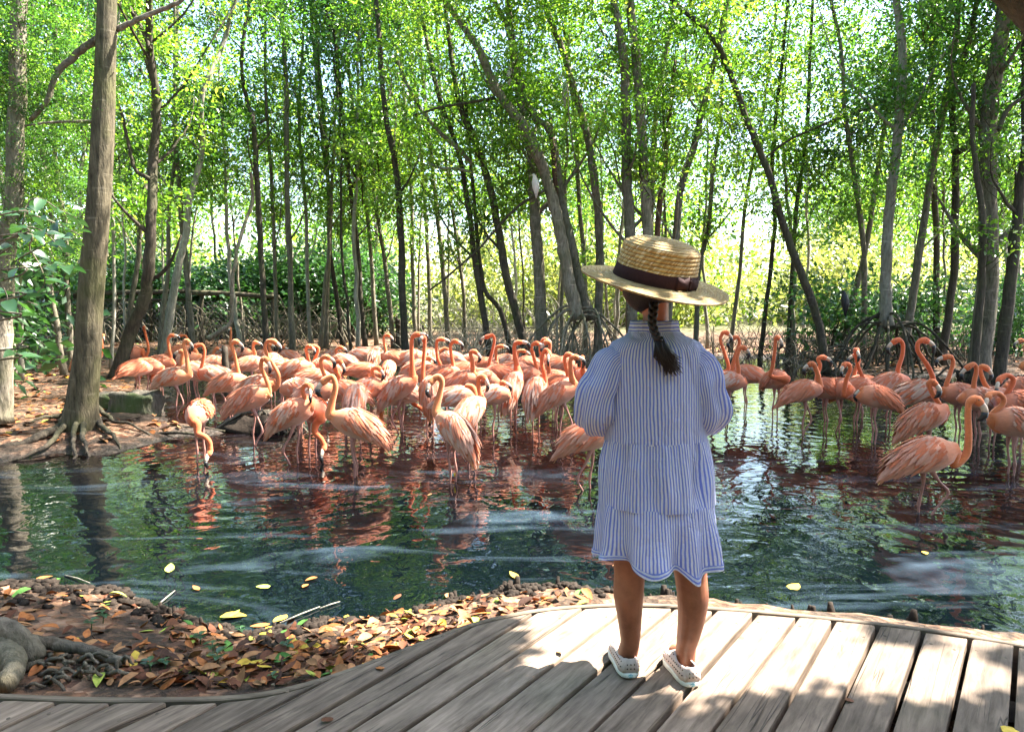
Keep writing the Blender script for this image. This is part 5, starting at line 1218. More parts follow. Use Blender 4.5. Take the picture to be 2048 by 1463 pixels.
v, f, uv = tier(999, 1112, 117, 127, .117, .150, 128, (6, 9, 13), 23, hemf, cx=(1314, 1314), amp=(.005, .036)); st = mk('skirt_tier', v, f, M['dress'], dress, uv=uv)
K_ = 181; hv_ = v[20*K_:23*K_]; hc_ = g(1314, 1105, .01); hb_ = [V(q.x+(q.x-hc_.x)*.016, q.y+(q.y-hc_.y)*.016, q.z-.001*(i//K_)) for i, q in enumerate(hv_)]
mk('hem', hb_, [(i*K_+k, i*K_+k+1, (i+1)*K_+k+1, (i+1)*K_+k) for i in range(2) for k in range(180)], M['dress'], st, uv=[(.5+.9*(i//K_), (i % K_)/180) for i in range(3*K_)])
# collar band standing round the neck
rg = [(g(1310, 664, .012), 53*px, .048), (g(1310, 657, .012), 51*px, .047), (g(1310, 648, .012), 49*px, .045), (g(1310, 641, .012), 48*px, .044), (g(1310, 642, .012), 46.5*px, .042), (g(1310, 652, .012), 47*px, .043)]
vs, fs_, uv = cloth_tube(rg, 60, 1); uv = [(u_[1]*6, u_[0]) for u_ in uv]; mk('collar', vs, fs_, M['dress'], dress, uv=uv)
# sleeves: full, gathered at the wrist
for sd, path, wd in ((-1, [(1246, 716, .01), (1222, 728, .0), (1203, 772, -.005), (1192, 815, 0), (1200, 842, .04), (1208, 838, .10), (1222, 836, .135)], [.034, .046, .050, .054, .052, .044, .024]),
                     (1, [(1378, 716, .01), (1402, 728, .0), (1411, 772, -.005), (1416, 820, 0), (1410, 847, .04), (1408, 842, .10), (1396, 838, .135)], [.034, .043, .047, .050, .048, .042, .024])):
    P = catmull([g(*p) for p in path], 8); N = len(P); rw = np.interp(np.linspace(0, 6, N), range(7), wd)
    vs, fs_ = loft(P, list(rw), list(rw*1.0), 48, side=(0, 1, 0), cap=False); r = random.Random(9+sd); ff = folds((3, 5, 8), 30+sd); uv = []
    for i in range(N):
        t = i/(N-1)
        for k in range(48):
            a = 2*math.pi*k/48; q = vs[i*48+k]
            amp = .004+.010*math.sin(math.pi*min(1, t*1.1))**2
            dd = amp*ff(a+.9*t)+.004*math.sin(t*26+2*math.sin(a))*math.sin(math.pi*t)
            vs[i*48+k] = P[i]+(q-P[i])*(1+dd/max(rw[i], .01)); uv.append((46*k/48 if k < 47 else 46*47/48, t))
    mk('sleeve', vs, fs_, M['dress'], dress, uv=uv)
# ---- shoes
M['clog'] = flat('clog_foam', (.50, .40, .36), .45, .3, .06); M['clog_sole'] = flat('clog_sole', (.62, .64, .60), .5, .3, .05); M['hole'] = flat('vent_hole', (.05, .04, .035), .9, .1, .05); M['teal'] = flat('teal_tab', (.06, .33, .40), .5, .3, .02)
M['ink'] = flat('white_print', (.75, .8, .8), .6, .2, 0)
def shoe(u, v, yaw):
    h = on_z(u, v, ZD)-base; h.z = 0
    Mx = Matrix.Translation(h) @ Matrix.Rotation(-yaw, 4, 'Z')       # y points to the toe, origin at the heel
    r = empty('shoe'); r.parent = girl; r.matrix_local = Mx
    L = .172
    def wdt(t): return float(np.interp(t, [0, .06, .2, .45, .7, .88, 1], [.019, .029, .033, .034, .040, .034, .012]))
    ts = [0, .03, .08, .16, .28, .4, .52, .64, .76, .86, .94, 1]
    n = 24
    # sole: outline slab
    out = []
    for k in range(40):
        a = 2*math.pi*k/40; y = .5-.5*math.cos(a); sgn = 1 if math.sin(a) >= 0 else -1; out.append(V(sgn*wdt(y)*abs(math.sin(a))**.25 if 0 < y < 1 else 0, y*L, 0))
    vs = []; fs = []
    for z, s in ((.001, .97), (.004, 1.03), (.017, 1.04), (.019, .99)):
        vs += [V(p.x*s, (p.y-L/2)*s+L/2, z) for p in out]
    for j in range(3):
        for k in range(40): k2 = (k+1) % 40; fs.append((j*40+k, j*40+k2, (j+1)*40+k2, (j+1)*40+k))
    fs += [tuple(range(39, -1, -1)), tuple(range(120, 160))]
    mk('sole', vs, fs, M['clog_sole'], r)
    # upper: shell with an opening for the ankle
    vs = []; fs = []; m_ = 18; J = len(ts)
    prof = []
    for j, t in enumerate(ts):
        w = wdt(t)*.97; hgt = float(np.interp(t, [0, .1, .25, .45, .6, .8, 1], [.058, .062, .056, .050, .055, .040, .016])); row = []
        op = float(np.interp(t, [0, .04, .1, .3, .45, .56, .6, 1], [0, .35, .62, .72, .62, .25, 0, 0]))
        for k in range(m_+1):
            a = math.pi*k/m_; x = -math.cos(a); z = math.sin(a)**.7
            p = V(x*w*(1-.12*z), t*L, .017+(hgt-.017)*z)
            if z > 0 and abs(x) < op:   # fold the opening edge down inside
                p = V((1 if x >= 0 else -1)*w*op*.86, t*L, .017+(hgt-.017)*(1-abs(op)**2)**.35*.96)
            row.append(p)
        vs += row
        if j:
            for k in range(m_):
                tt = (ts[j-1]+t)/2; xx = -math.cos(math.pi*(k+.5)/m_); oo = float(np.interp(tt, [0, .04, .1, .3, .45, .56, .6, 1], [0, .35, .62, .72, .62, .25, 0, 0]))
                if abs(xx) < oo-.02: continue
                q = (j-1)*(m_+1)+k; fs.append((q, q+1, q+m_+2, q+m_+1))
    # heel cap
    for k in range(m_//2+0):
        pass
    cap0 = [V(-.016, -.001, .018), V(.016, -.001, .018), V(.017, -.0025, .04), V(.012, 0, .058), V(-.012, 0, .058), V(-.017, -.0025, .04)]; b0 = len(vs); vs += cap0; fs.append(tuple(b0+i for i in range(6)))
    up = mk('upper', vs, fs, M['clog'], r); sol = up.modifiers.new('s', 'SOLIDIFY'); sol.thickness = .003; sol.offset = -1
    # vent holes round the sides and over the toes
    hv, hf = loft([V(0, 0, -.0005), V(0, 0, .0009)], .0019, None, 8); hme = mesh_data('vent_hole', hv, hf, M['hole'])
    for t in (.06, .13, .2, .27, .34, .41, .48, .55, .62, .69, .76, .83):
        for lev in ((.35, .62) if t < .5 else (.3, .6, .85)):
            for sd in (-1, 1):
                w = wdt(t)*.97; hgt = float(np.interp(t, [0, .1, .25, .45, .6, .8, 1], [.058, .062, .056, .050, .055, .040, .016])); z = lev; x = math.sqrt(max(0, 1-z**(2/.7)))
                p = V(sd*x*w*(1-.12*z), (t+(.035 if lev in (.62, .6) else 0))*L, .017+(hgt-.017)*z); nr = V(sd*(x+.15), -.6 if t < .12 else (.4 if t > .6 else 0), .55*z+.05).normalized()
                o = obj('vent_hole', hme, r); o.matrix_local = Matrix.Translation(p+nr*.0008) @ nr.to_track_quat('Z', 'Y').to_matrix().to_4x4()
    for x_ in (-.010, 0, .010):
        for z_ in (.031, .043):
            o = obj('vent_hole', hme, r); o.matrix_local = Matrix.Translation((x_, -.0028, z_)) @ Matrix.Rotation(math.pi/2, 4, 'X')
    # heel tab with its wordmark
    tv, tf = loft([V(-.0185, .0085, .011), V(-.013, -.0000, .011), V(0, -.0032, .011), V(.013, -.0000, .011), V(.0185, .0085, .011)], .0062, .0012, 4, side=(0, 0, 1)); tab = mk('heel_tab', tv, tf, M['teal'], r, smooth=False)
    cu = bpy.data.curves.new('wordmark', 'FONT'); cu.body = 'native'; cu.size = .0105; cu.align_x = 'CENTER'; cu.align_y = 'CENTER'; cu.extrude = .0002; cu.materials.append(M['ink'])
    to = bpy.data.objects.new('lettering', cu); link(to); dg2 = bpy.context.evaluated_depsgraph_get(); lm = bpy.data.meshes.new_from_object(to.evaluated_get(dg2)); bpy.data.objects.remove(to); to = obj('lettering', lm, tab); to.location = (0, -.0047, .011); to.rotation_euler = (math.pi/2, 0, 0)
    return r
shoe(1261, 1357, FY1); shoe(1385, 1375, FY2)
# ---- hair: tied low and braided, loose at the end
def m_hair(gg):
    w = gg.coords('Object', (1, 1, .12)); n = gg.noi(w, 240, 4); return gg.bsdf(gg.mix(n, (.003, .002, .002), (.013, .008, .007)), .5, .35, gg.bump(n, .6, .003))
M['hair'] = mat('dark_hair', m_hair)
hv, hf = ball((0, 0, 0), 1, 24, 14); hh = []
for q in hv: hh.append(hc+V(q.x*.079, q.y*.092-.003, q.z*.101+.004))
keep = [i for i, q in enumerate(hh) if (q.y-hc.y < .02 or q.z-hc.z > .045)]
ks = set(keep); hf2 = [t for t in hf if all(i in ks for i in t)]
hair = mk('hair', hh, hf2, M['hair'], girl)
bp = [g(1300, 606, -.055), g(1295, 625, -.072), g(1293, 645, -.080), g(1298, 664, -.084), g(1304, 678, -.085)]
P = catmull(bp, 10); N = len(P); st_parts = []
for k in range(3):
    pts = []
    for i, p in enumerate(P):
        t = i/(N-1); a = t*13+k*2.094; w = .0070*(1-.15*t); pts.append(p+V(math.sin(a)*w, .006*math.sin(2*a), 0))
    v, f = loft(pts, [.0062]*N, [.006]*N, 8); mk('braid_strand', v, f, M['hair'], hair)
r = random.Random(3); tv = []; tf = []
for k in range(190):
    s = P[-1]+V(r.uniform(-.009, .009), r.uniform(-.006, .006), r.uniform(0, .012)); e = s+V(.040+r.gauss(0, .011), r.uniform(-.008, .014), -r.uniform(.045, .092)); m1 = s.lerp(e, .5)+V(r.gauss(-.006, .007), -.004, -.004)
    if k < 22: e = s+V(.022+r.gauss(0, .003), 0, -r.uniform(.07, .10))
    a, b = loft([s, m1, e], [.0024, .0022, .0006], None, 4); o_ = len(tv); tv += a; tf += [tuple(i+o_ for i in t) for t in b]
tt = mk('braid_tuft', tv, tf, M['hair'], hair); tt['kind'] = 'stuff'
# ---- straw hat
def m_straw(gg):
    tc = gg.nd('ShaderNodeTexCoord'); sp = gg.nd('ShaderNodeSeparateXYZ'); gg.ln(tc.outputs['UV'], sp.inputs[0])
    # plaited straw: slanting cells that run along every braid row
    fr = gg.math('FRACT', sp.outputs[1]); row = gg.math('FLOOR', sp.outputs[1])
    cx = gg.math('ADD', gg.math('MULTIPLY', sp.outputs[0], 330.), gg.math('MULTIPLY', gg.math('ABSOLUTE', gg.math('SUBTRACT', fr, .5)), 4.5))
    cell = gg.math('FRACT', cx); idx = gg.math('ADD', gg.math('FLOOR', cx), gg.math('MULTIPLY', row, 17.3))
    wn_ = gg.nd('ShaderNodeTexWhiteNoise', noise_dimensions='1D'); gg.ln(idx, wn_.inputs['W'])
    c = gg.ramp(wn_.outputs['Value'], [(0, (.26, .145, .04)), (.5, (.42, .27, .09)), (.85, (.52, .38, .16)), (1, (.62, .52, .33))])
    edge_ = gg.ramp(fr, [(0, .35), (.14, 1.), (.84, 1.), (1, .35)]); c = gg.mix(1.0, c, edge_, 'MULTIPLY')
    h = gg.math('SUBTRACT', 1.0, gg.math('POWER', gg.math('ABSOLUTE', gg.math('SUBTRACT', cell, .5)), 2.0))
    return gg.bsdf(c, .6, .35, gg.bump(gg.math('MULTIPLY', h, 2.0), .8, .003))
M['straw'] = mat('plaited_straw', m_straw); M['ribbon'] = flat('brown_ribbon', (.030, .012, .012), .8, .15, .15, 120)
prof = [] ; rowh = .0098
def add_rows(p, q, n):
    for i in range(n):
        for s_ in (0, .12, .5, .88):
            t = (i+s_)/n; x = p[0]+(q[0]-p[0])*t; z = p[1]+(q[1]-p[1])*t
            dx, dz = q[0]-p[0], q[1]-p[1]; L = math.hypot(dx, dz); nx_, nz_ = -dz/L, dx/L
            b = {0: -.0012, .12: .0006, .5: .0018, .88: .0010}[s_]; prof.append((x+nx_*b, z+nz_*b))
RW, RC, HC = .200, .110, .106
add_rows((.002, HC+.007), (.070, HC+.001), 7); add_rows((.070, HC+.001), (.101, HC-.014), 3); add_rows((.101, HC-.014), (RC, 0), 9); add_rows((RC, 0), (RW, -.006), 11); prof.append((RW, -.007)); prof.append((RW-.001, -.010))
prof.append((RC+.002, -.0035))
# normals on the crown need to point outwards
nseg = 120; vs = []; uv = []; fs = []
for i, (x, z) in enumerate(prof):
    for k in range(nseg+1):
        a = 2*math.pi*k/nseg; wv = .004*math.sin(2*a+.7)*max(0, (x-RC)/(RW-RC)) if x > RC else 0
        vs.append(V(x*math.cos(a), x*math.sin(a)*.99, z+wv)); uv.append((k/nseg*max(.15, x/.2), i/4))
    if i:
        for k in range(nseg): q = (i-1)*(nseg+1)+k; fs.append((q, q+nseg+1, q+nseg+2, q+1))
hat = mk('straw_hat', vs, fs, M['straw'], girl, uv=uv); hat['label'] = 'plaited straw hat with a brown ribbon'
hb = g(1312, 566, -.0)
HR = Matrix.Rotation(rad(9.5), 4, 'Y') @ Matrix.Rotation(rad(13), 4, 'X')
hat.matrix_local = Matrix.Translation(hb+V(0, .02, .008)) @ HR
n = 96; rb = [(RC+.0035, .001), (RC+.0042, .004), (RC-.0015, .034), (RC-.0028, .036), (RC-.006, .036)]; vs = []; fs = []
for i, (x, z) in enumerate(rb):
    for k in range(n): a = 2*math.pi*k/n; vs.append(V(x*math.cos(a), x*math.sin(a)*.99, z+.001*math.sin(5*a)))
    if i:
        for k in range(n): k2 = (k+1) % n; fs.append(((i-1)*n+k, (i-1)*n+k2, i*n+k2, i*n+k))
mk('ribbon_band', vs, fs, M['ribbon'], hat)
# flat bow at the back right
for (a0, a1) in ((-72, -52), (-50, -28)):
    vs = []; fs = []
    for i in range(9):
        t = i/8; a = rad(a0+(a1-a0)*t); hh_ = .012+.007*abs(2*t-1)**.8; rr2 = RC+.005+.003*math.sin(math.pi*t)
        for (dz, dr_) in ((-hh_, 0), (-hh_*.3, .003), (hh_*.3, .0022), (hh_, -.002)): vs.append(V((rr2+dr_)*math.cos(a), (rr2+dr_)*math.sin(a), .018+dz))
        if i:
            for k in range(3): q = (i-1)*4+k; fs.append((q, q+4, q+5, q+1))
    o = mk('ribbon_bow', vs, fs, M['ribbon'], hat); sm_ = o.modifiers.new('s', 'SOLIDIFY'); sm_.thickness = .002
a = rad(-51); kv, kf = box(.005, .009, .024, (0, 0, 0)); o = mk('ribbon_knot', kv, kf, M['ribbon'], hat, smooth=False); o.location = ((RC+.008)*math.cos(a), (RC+.008)*math.sin(a), .018); o.rotation_euler = (0, 0, a)
bb = o.modifiers.new('b', 'BEVEL'); bb.width = .003; bb.segments = 2
# ------------------------------------------------ fence at the left, behind the birds
FY = 22.0
fence = empty('wire_fence', (on_y(380, 690, FY).x, FY, .2)); tag(fence, 'dark post-and-rail fence with diamond wire netting behind the left flamingos', 'fence')
fb = fence.location
def fx(u, v): return on_y(u, v, FY)-fb
for u in (60, 150, 232, 300, 376, 404, 470, 545):
    v, f, _, _ = trunk_mesh([fx(u, 700), fx(u+R.uniform(-2, 2), 640), fx(u+R.uniform(-2, 2), 584)], .07, .06, 3, 7, .01); mk('post', v, f, M['bark_dark'], fence)
for pts in ([(0, 592), (150, 586), (300, 584), (376, 582)], [(376, 584), (470, 588), (560, 594)], [(0, 604), (150, 600), (376, 599)]):
    v, f, _, _ = trunk_mesh([fx(*p)+V(0, -.08, 0) for p in pts], .085 if pts[0][1] < 600 else .04, .07 if pts[0][1] < 600 else .035, 4, 7, .02); mk('rail', v, f, M['bark_dark'], fence)
x0, x1 = fx(0, 600).x, fx(560, 600).x; z0, z1 = fx(0, 692).z, fx(0, 602).z
vs = []; fs = []; H = z1-z0; sp_ = .16; w = .006
def strip(a, b):
    d = (b-a).normalized(); n = V(-d.z, 0, d.x)*w; o = len(vs); vs.extend([a-n, a+n, b+n, b-n]); fs.append((o, o+1, o+2, o+3))
x = x0-H
while x < x1:
    for s in (1, -1):
        a = V(x, .0, z0) if s > 0 else V(x, .012, z1); b = V(x+H, .0, z1) if s > 0 else V(x+H, .012, z0)
        if a.x >= x0 and b.x <= x1: strip(a, b)
    x += sp_
M['wire'] = flat('galvanised_wire', (.12, .12, .115), .5, .4, .1)
o = mk('wire_netting', vs, fs, M['wire'], fence, smooth=False); o['kind'] = 'stuff'; sm_ = o.modifiers.new('s', 'SOLIDIFY'); sm_.thickness = .006
# low cross rail far behind, and a block wall glimpsed in the shade
fr2 = empty('rail_fence', (0, 26, .2)); tag(fr2, 'thin low wooden rail crossing the sunlit gap behind the trunks', 'fence')
for (ua, va, ub, vb) in ((760, 655, 1010, 656), (1010, 656, 1240, 652)):
    v, f, _, _ = trunk_mesh([on_y(ua, va, 26)-fr2.location, on_y((ua+ub)/2, (va+vb)/2+1, 26)-fr2.location, on_y(ub, vb, 26)-fr2.location], .03, .025, 3, 6, .01); mk('rail', v, f, M['bark_dark'], fr2)
for u in (765, 845, 925, 1010, 1120, 1235):
    v, f, _, _ = trunk_mesh([on_y(u, 690, 26)-fr2.location, on_y(u+1, 650, 26)-fr2.location], .045, .04, 3, 6, .005); mk('post', v, f, M['bark_dark'], fr2)
tr = empty('low_wall', (on_y(640, 680, 24).x, 24, .2)); tag(tr, 'low grey block wall in shade left of the spiky plant', 'wall')
M['block'] = flat('grey_block', (.10, .09, .08), .9, .2, .2, 8)
bmv, bmf = box(.58, .22, .2); bme = mesh_data('block', bmv, bmf, M['block'], smooth=False)
for rr0 in range(3):
    for k in range(4): obj('block', bme, tr, (-.9+.6*k+(.3 if rr0 % 2 else 0), 0, .1+.207*rr0))
# spiky plant
pc = on_y(705, 668, 22.5); pl_ = empty('spiky_plant', (pc.x, 22.5, hz(pc.x, 22.5))); tag(pl_, 'spiky dark green plant with long arching blades between the trunks', 'plant')
v, f, _, _ = trunk_mesh([V(0, 0, -.05), V(.03, 0, .35), V(0, 0, .6)], .09, .07, 4, 8, .01); mk('stem', v, f, M['bark_dark'], pl_)
for k in range(60):
    a = R.uniform(0, 6.28); el = R.uniform(-.1, 1.45); L = R.uniform(.7, 1.15); d_ = V(math.cos(a)*math.cos(el), math.sin(a)*math.cos(el), math.sin(el)); s = V(-math.sin(a), math.cos(a), 0)
    vs = []; fs = []
    for i in range(6):
        t = i/5; p = V(0, 0, .55)+d_*(L*t)+V(0, 0, -.35*L*t*t); w = .028*(1-t)**.6+.002; vs += [p-s*w, p+V(0, 0, -.008), p+s*w]
        if i: q = (i-1)*3; fs += [(q, q+3, q+4, q+1), (q+1, q+4, q+5, q+2)]
    mk('blade', vs, fs, M['leaf_big'], pl_, col=[(.4, .4, .4)]*len(vs))
# ------------------------------------------------ black post among the birds
pp = on_z(456, 800, 0); po = empty('wooden_post', (pp.x, pp.y, 0)); tag(po, 'short black rotten post standing in the water among the left flamingos', 'post')
v, f, _, _ = trunk_mesh([V(0, 0, -.3), V(0, 0, .2), V(-.015, 0, .45), V(-.02, 0, on_y(452, 697, pp.y).z)], .06, .045, 4, 12, .006, broken=True); mk('stake', v, f, M['bill_black'] if False else M['bark_dark'], po)
# stone trough block by the big trunk
def rock(name, c, sx, sy, sz, seed, m, label, cat, n=26, hollow=0, group=None, rot=0):
    vs, fs = ball((0, 0, 0), 1, n, n*2//3); out = []
    for q in vs:
        e = .5; k = lambda t: math.copysign(abs(t)**e, t)
        p = V(k(q.x)*sx, k(q.y)*sy, k(q.z)*sz); nz = noise.noise(V(q.x*1.7+seed, q.y*1.7, q.z*1.7)); nz2 = noise.noise(V(q.x*6+seed, q.y*6, q.z*6))
        p *= 1+.22*nz+.09*nz2
        if hollow and q.z > .55: p.z -= hollow*max(0, 1-(p.x/(sx*.75))**4)*max(0, 1-(p.y/(sy*.7))**4)
        out.append(p)
    o = mk(name, out, fs, m, None); o.location = c; o.rotation_euler = (0, 0, rot); tag(o, label, cat, group); return o
c = on_z(280, 838, .0); dd = c.y+.15
q = on_y(272, 812, dd); rock('stone_trough', V(q.x, dd, .17), .32, .21, .165, 3.1, M['stone'], 'mossy squared stone trough at the waterline right of the big trunk', 'trough', hollow=.05, rot=-.08)
q = on_y(212, 800, dd+.1); rock('mossy_rock', V(q.x, dd+.2, .17), .17, .17, .13, 7.7, M['stone'], 'rough mossy rock wedged between the big trunk and the trough', 'rock')
q = on_z(245, 850, .03); rock('mud_mound', V(q.x, q.y+.05, .05), .28, .2, .10, 9.2, M['mud'], 'low brown mound at the foot of the stone trough', 'mound')
# root island in front of the post
ri = on_z(515, 862, 0); isl = empty('root_mound', (ri.x, ri.y+.12, 0)); tag(isl, 'dark root-covered mud mound behind the front-left flamingo legs', 'mound')
vs, fs = ball((0, 0, 0), 1, 28, 16); vs = [V(p.x*.50*(1+.2*noise.noise(p*2)), p.y*.26*(1+.2*noise.noise(p*2)), p.z*(.17+.06*noise.noise(p*3.1))+.0) for p in vs]; mk('mud', vs, fs, M['mud'], isl)
for k in range(11):
    x = R.uniform(-.55, .55); s = R.choice((-1, 1)); pts = [V(x*.2, R.uniform(-.05, .05), .21), V(x*.6, R.uniform(-.12, .0), .17), V(x, R.uniform(-.22, -.05), .05), V(x*1.25, R.uniform(-.3, -.1), -.04)]
    v, f, _, _ = trunk_mesh(pts, .022, .010, 4, 6, .008); mk('root', v, f, M['root'], isl)
for (ua, va, ub, vb) in ((300, 868, 420, 872), (330, 856, 450, 862)):
    a = on_z(ua, va, .03); b = on_z(ub, vb, .02); o = empty('fallen_branch', a); tag(o, ('bare dark branch' if ua == 300 else 'second bare dark branch, the farther one,')+' lying in the mud right of the big trunk', 'branch')
    v, f, _, _ = trunk_mesh([V(0, 0, 0), (b-a)*.5+V(0, 0, .03), b-a], .022, .012, 4, 7, .012); mk('wood', v, f, M['bark_dark'], o)
# ------------------------------------------------ dry sticks and stems on the far bank
def thicket(name, u0, u1, d0, d1, n, hgt, label, seed, matk, rad_=.012):
    r = random.Random(seed); P_ = []
    for k in range(n):
        d = r.uniform(d0, d1); x = (r.uniform(u0, u1)-1024)/F*d; z = hz(x, d); a = r.uniform(-.9, .9); L = hgt*r.uniform(.5, 1.3)
        p0 = V(x, d, z-.03); p2 = p0+V(math.sin(a)*L, r.uniform(-.3, .3), L*math.cos(a)*.75); p1 = p0.lerp(p2, .55)+V(r.uniform(-.12, .12), 0, .14*L)
        rr = rad_*r.uniform(.5, 1.4); P_.append(loft(catmull([p0, p1, p2], 3), [rr*(1-.1*i) for i in range(7)], None, 4))
    v, f = join(P_); o = mk(name, v, f, M[matk]); tag(o, label, 'brushwood', kind='stuff')
thicket('dry_brushwood', 820, 1180, 15.5, 21, 420, 1.0, 'tangle of dry pale sticks on the far bank in the centre', 1, 'bark_pale')
thicket('dry_brushwood', 1420, 1960, 15, 21, 620, 1.0, 'tangle of dark dry sticks on the far bank at the right', 2, 'root')
thicket('thin_stems', 60, 720, 20, 25, 420, 1.7, 'dense thin upright stems round the wire fence', 3, 'bark', .014)
thicket('thin_stems', 560, 1240, 24, 30, 300, 1.9, 'thin pale stems in the sunlit gap at centre', 4, 'bark_pale', .013)
# ------------------------------------------------ fallen leaves
def m_dead(g):
    at = g.nd('ShaderNodeAttribute', attribute_name='Col'); info = g.nd('ShaderNodeObjectInfo'); n = g.noi(g.coords('Object'), 60, 4)
    c = g.mix(1.0, at.outputs['Color'], g.ramp(n, [(.3, .7), (.7, 1.15)]), 'MULTIPLY'); c = g.mix(1.0, c, g.ramp(info.outputs['Random'], [(0, .7), (1, 1.2)]), 'MULTIPLY')
    return g.bsdf(c, .72, .22, g.bump(n, .5, .004))
M['dead'] = mat('fallen_leaf', m_dead)
DC = {'orange': (.34, .12, .035), 'tan': (.32, .16, .07), 'brown': (.12, .045, .022), 'dark': (.045, .02, .012), 'yellow': (.52, .36, .05), 'lime': (.36, .42, .07), 'green': (.08, .20, .04)}
DL = {}
for cn, cc in DC.items():
    for k in range(3):
        v, f = leaf_piece(.088+.012*k, .021+.004*k, [.25, -.2, .5][k], [-.25, .3, .15][k]); v = [p-V(.045, 0, 0) for p in v]
        DL[(cn, k)] = mesh_data('fallen_leaf', v, f, M['dead'], col=[cc]*len(v))
picks = ['orange']*8+['tan']*8+['brown']*9+['dark']*4+['yellow']*2+['lime']*1+['green']*1
cnt = 0; tries = 0; placed = []
r = random.Random(21)
def surf_n(x, y):
    e = .03; return V(hz(x-e, y)-hz(x+e, y), hz(x, y-e)-hz(x, y+e), 2*e).normalized()
cand = []
while len(cand) < 2600:
    u = r.uniform(-60, 1180); v = r.uniform(1170, 1400); p = on_z(u, v, .15)
    cand.append((p.x, p.y, u, v))
CX = np.array([c_[0] for c_ in cand]); CY = np.array([c_[1] for c_ in cand]); HH = height(CX, CY); SD = sdist(CX, CY); ED = np.interp(CX, EX, EY)
stuff = []
for (x, y, u, v), h, s, ed in zip(cand, HH, SD, ED):
    if y < ed+.06 or h < .02 or s < .0: continue
    if s < .45 and r.random() < .45: continue
    bare = (u < 330 and v > 1200 and v < 1300) or (u < 420 and v > 1270 and u < 260) or (s < .12)
    if bare and r.random() < .72: continue
    cn = r.choice(picks)
    if s < .1 and cn in ('orange', 'tan') and r.random() < .6: cn = 'dark'
    nm = surf_n(x, y)
    q = nm.to_track_quat('Z', 'Y').to_matrix().to_4x4() @ Matrix.Rotation(r.uniform(0, 6.28), 4, 'Z') @ Matrix.Rotation(r.gauss(0, .28), 4, 'X') @ Matrix.Rotation(r.gauss(0, .25), 4, 'Y')
    Mx = Matrix.Translation((x, y, h+r.uniform(.006, .03))) @ q @ Matrix.Scale(r.uniform(.34, .8), 4)
    if u < 650 and r.random() < .22: continue
    if cnt < 285 and r.random() < .36 or cnt < 60:
        o = obj('fallen_leaf', DL[(cn, r.randrange(3))], ground); o.matrix_local = Mx; cnt += 1
    else: stuff.append((Mx, cn, r.randrange(3)))
def bake(lst, name, parent, label=None):
    vs = []; fs = []; cs = []
    for Mx, cn, k in lst:
        me = DL[(cn, k)]; o = len(vs); vs += [Mx @ v_.co for v_ in me.vertices]; fs += [tuple(i+o for i in p.vertices) for p in me.polygons]; cs += [DC[cn]]*len(me.vertices)
    o = mk(name, vs, fs, M['dead'], parent, col=cs); o['kind'] = 'stuff'; return o
bake(stuff, 'leaf_litter', ground)
# litter on the left and far banks
lst = []
xs = []; ys = []
while len(xs) < 9000:
    y = r.uniform(7.0, 22); x = r.uniform(-.80, .85)*y; xs.append(x); ys.append(y)
HH = height(np.array(xs), np.array(ys)); SD = sdist(np.array(xs), np.array(ys))
for x, y, h, s in zip(xs, ys, HH, SD):
    if s < .08 or h < .04: continue
    if r.random() < .25: continue
    cn = r.choice(picks+['tan', 'orange', 'tan']); lst.append((Matrix.Translation((x, y, h+.015)) @ Matrix.Rotation(r.uniform(0, 6.28), 4, 'Z') @ Matrix.Rotation(r.gauss(0, .4), 4, 'X') @ Matrix.Scale(r.uniform(.8, 1.5), 4), cn, r.randrange(3)))
bake(lst, 'leaf_litter', ground)
# floating leaves on the pond
fl = [(340, 1138, 'lime', 1.2), (530, 1171, 'lime', 1.0), (625, 1157, 'orange', .6), (1028, 1152, 'yellow', 1.0), (1585, 1173, 'yellow', 1.3), (462, 1232, 'yellow', 1.1), (560, 1240, 'yellow', 1.2), (545, 1253, 'yellow', 1.3), (570, 1262, 'yellow', 1.2), (520, 1253, 'orange', 1.0), (505, 1268, 'yellow', .9),
      (610, 1172, 'orange', .5), (392, 1177, 'orange', .7), (693, 1232, 'yellow', .5), (85, 1157, 'orange', .8), (112, 1160, 'green', .7), (1550, 1215, 'brown', .8), (900, 1193, 'tan', .9), (470, 1228, 'lime', .7), (795, 1192, 'brown', .6), (1850, 1106, 'yellow', .6), (195, 878, 'yellow', 1), (860, 988, 'tan', .5), (1236, 1130, 'tan', .5)]
for i, (u, v, cn, s) in enumerate(fl):
    p = on_z(u, v, .004); o = obj('floating_leaf', DL[(cn, i % 3)], water); o.location = p+V(0, 0, .004); o.rotation_euler = (0, 0, r.uniform(0, 6.28)); o.scale = (s, s, s*.5)
for (u, v, cn, s, rz) in ((2036, 1456, 'yellow', 1.1, .3), (1246, 1390, 'brown', .0, 0), (655, 1433, 'brown', .45, 1), (760, 1330, 'orange', .5, 2), (1120, 1300, 'tan', .35, 2), (1700, 1395, 'brown', .4, .5)):
    if s: o = obj('fallen_leaf', DL[(cn, 1)], boardwalk); o.location = on_z(u, v, ZD+.009); o.rotation_euler = (.1, .05, rz); o.scale = (s,)*3
# twigs afloat
for i, (ua, va, ub, vb) in enumerate(((640, 1216, 680, 1202), (320, 1205, 350, 1180), (560, 1245, 640, 1212), (130, 1150, 180, 1165))):
    a = on_z(ua, va, .004); b = on_z(ub, vb, .008); v, f = loft([a, a.lerp(b, .5)+V(.004, 0, .004), b], [.004, .0035, .002], None, 6); mk('floating_twig', v, f, M['bark_pale'], water)
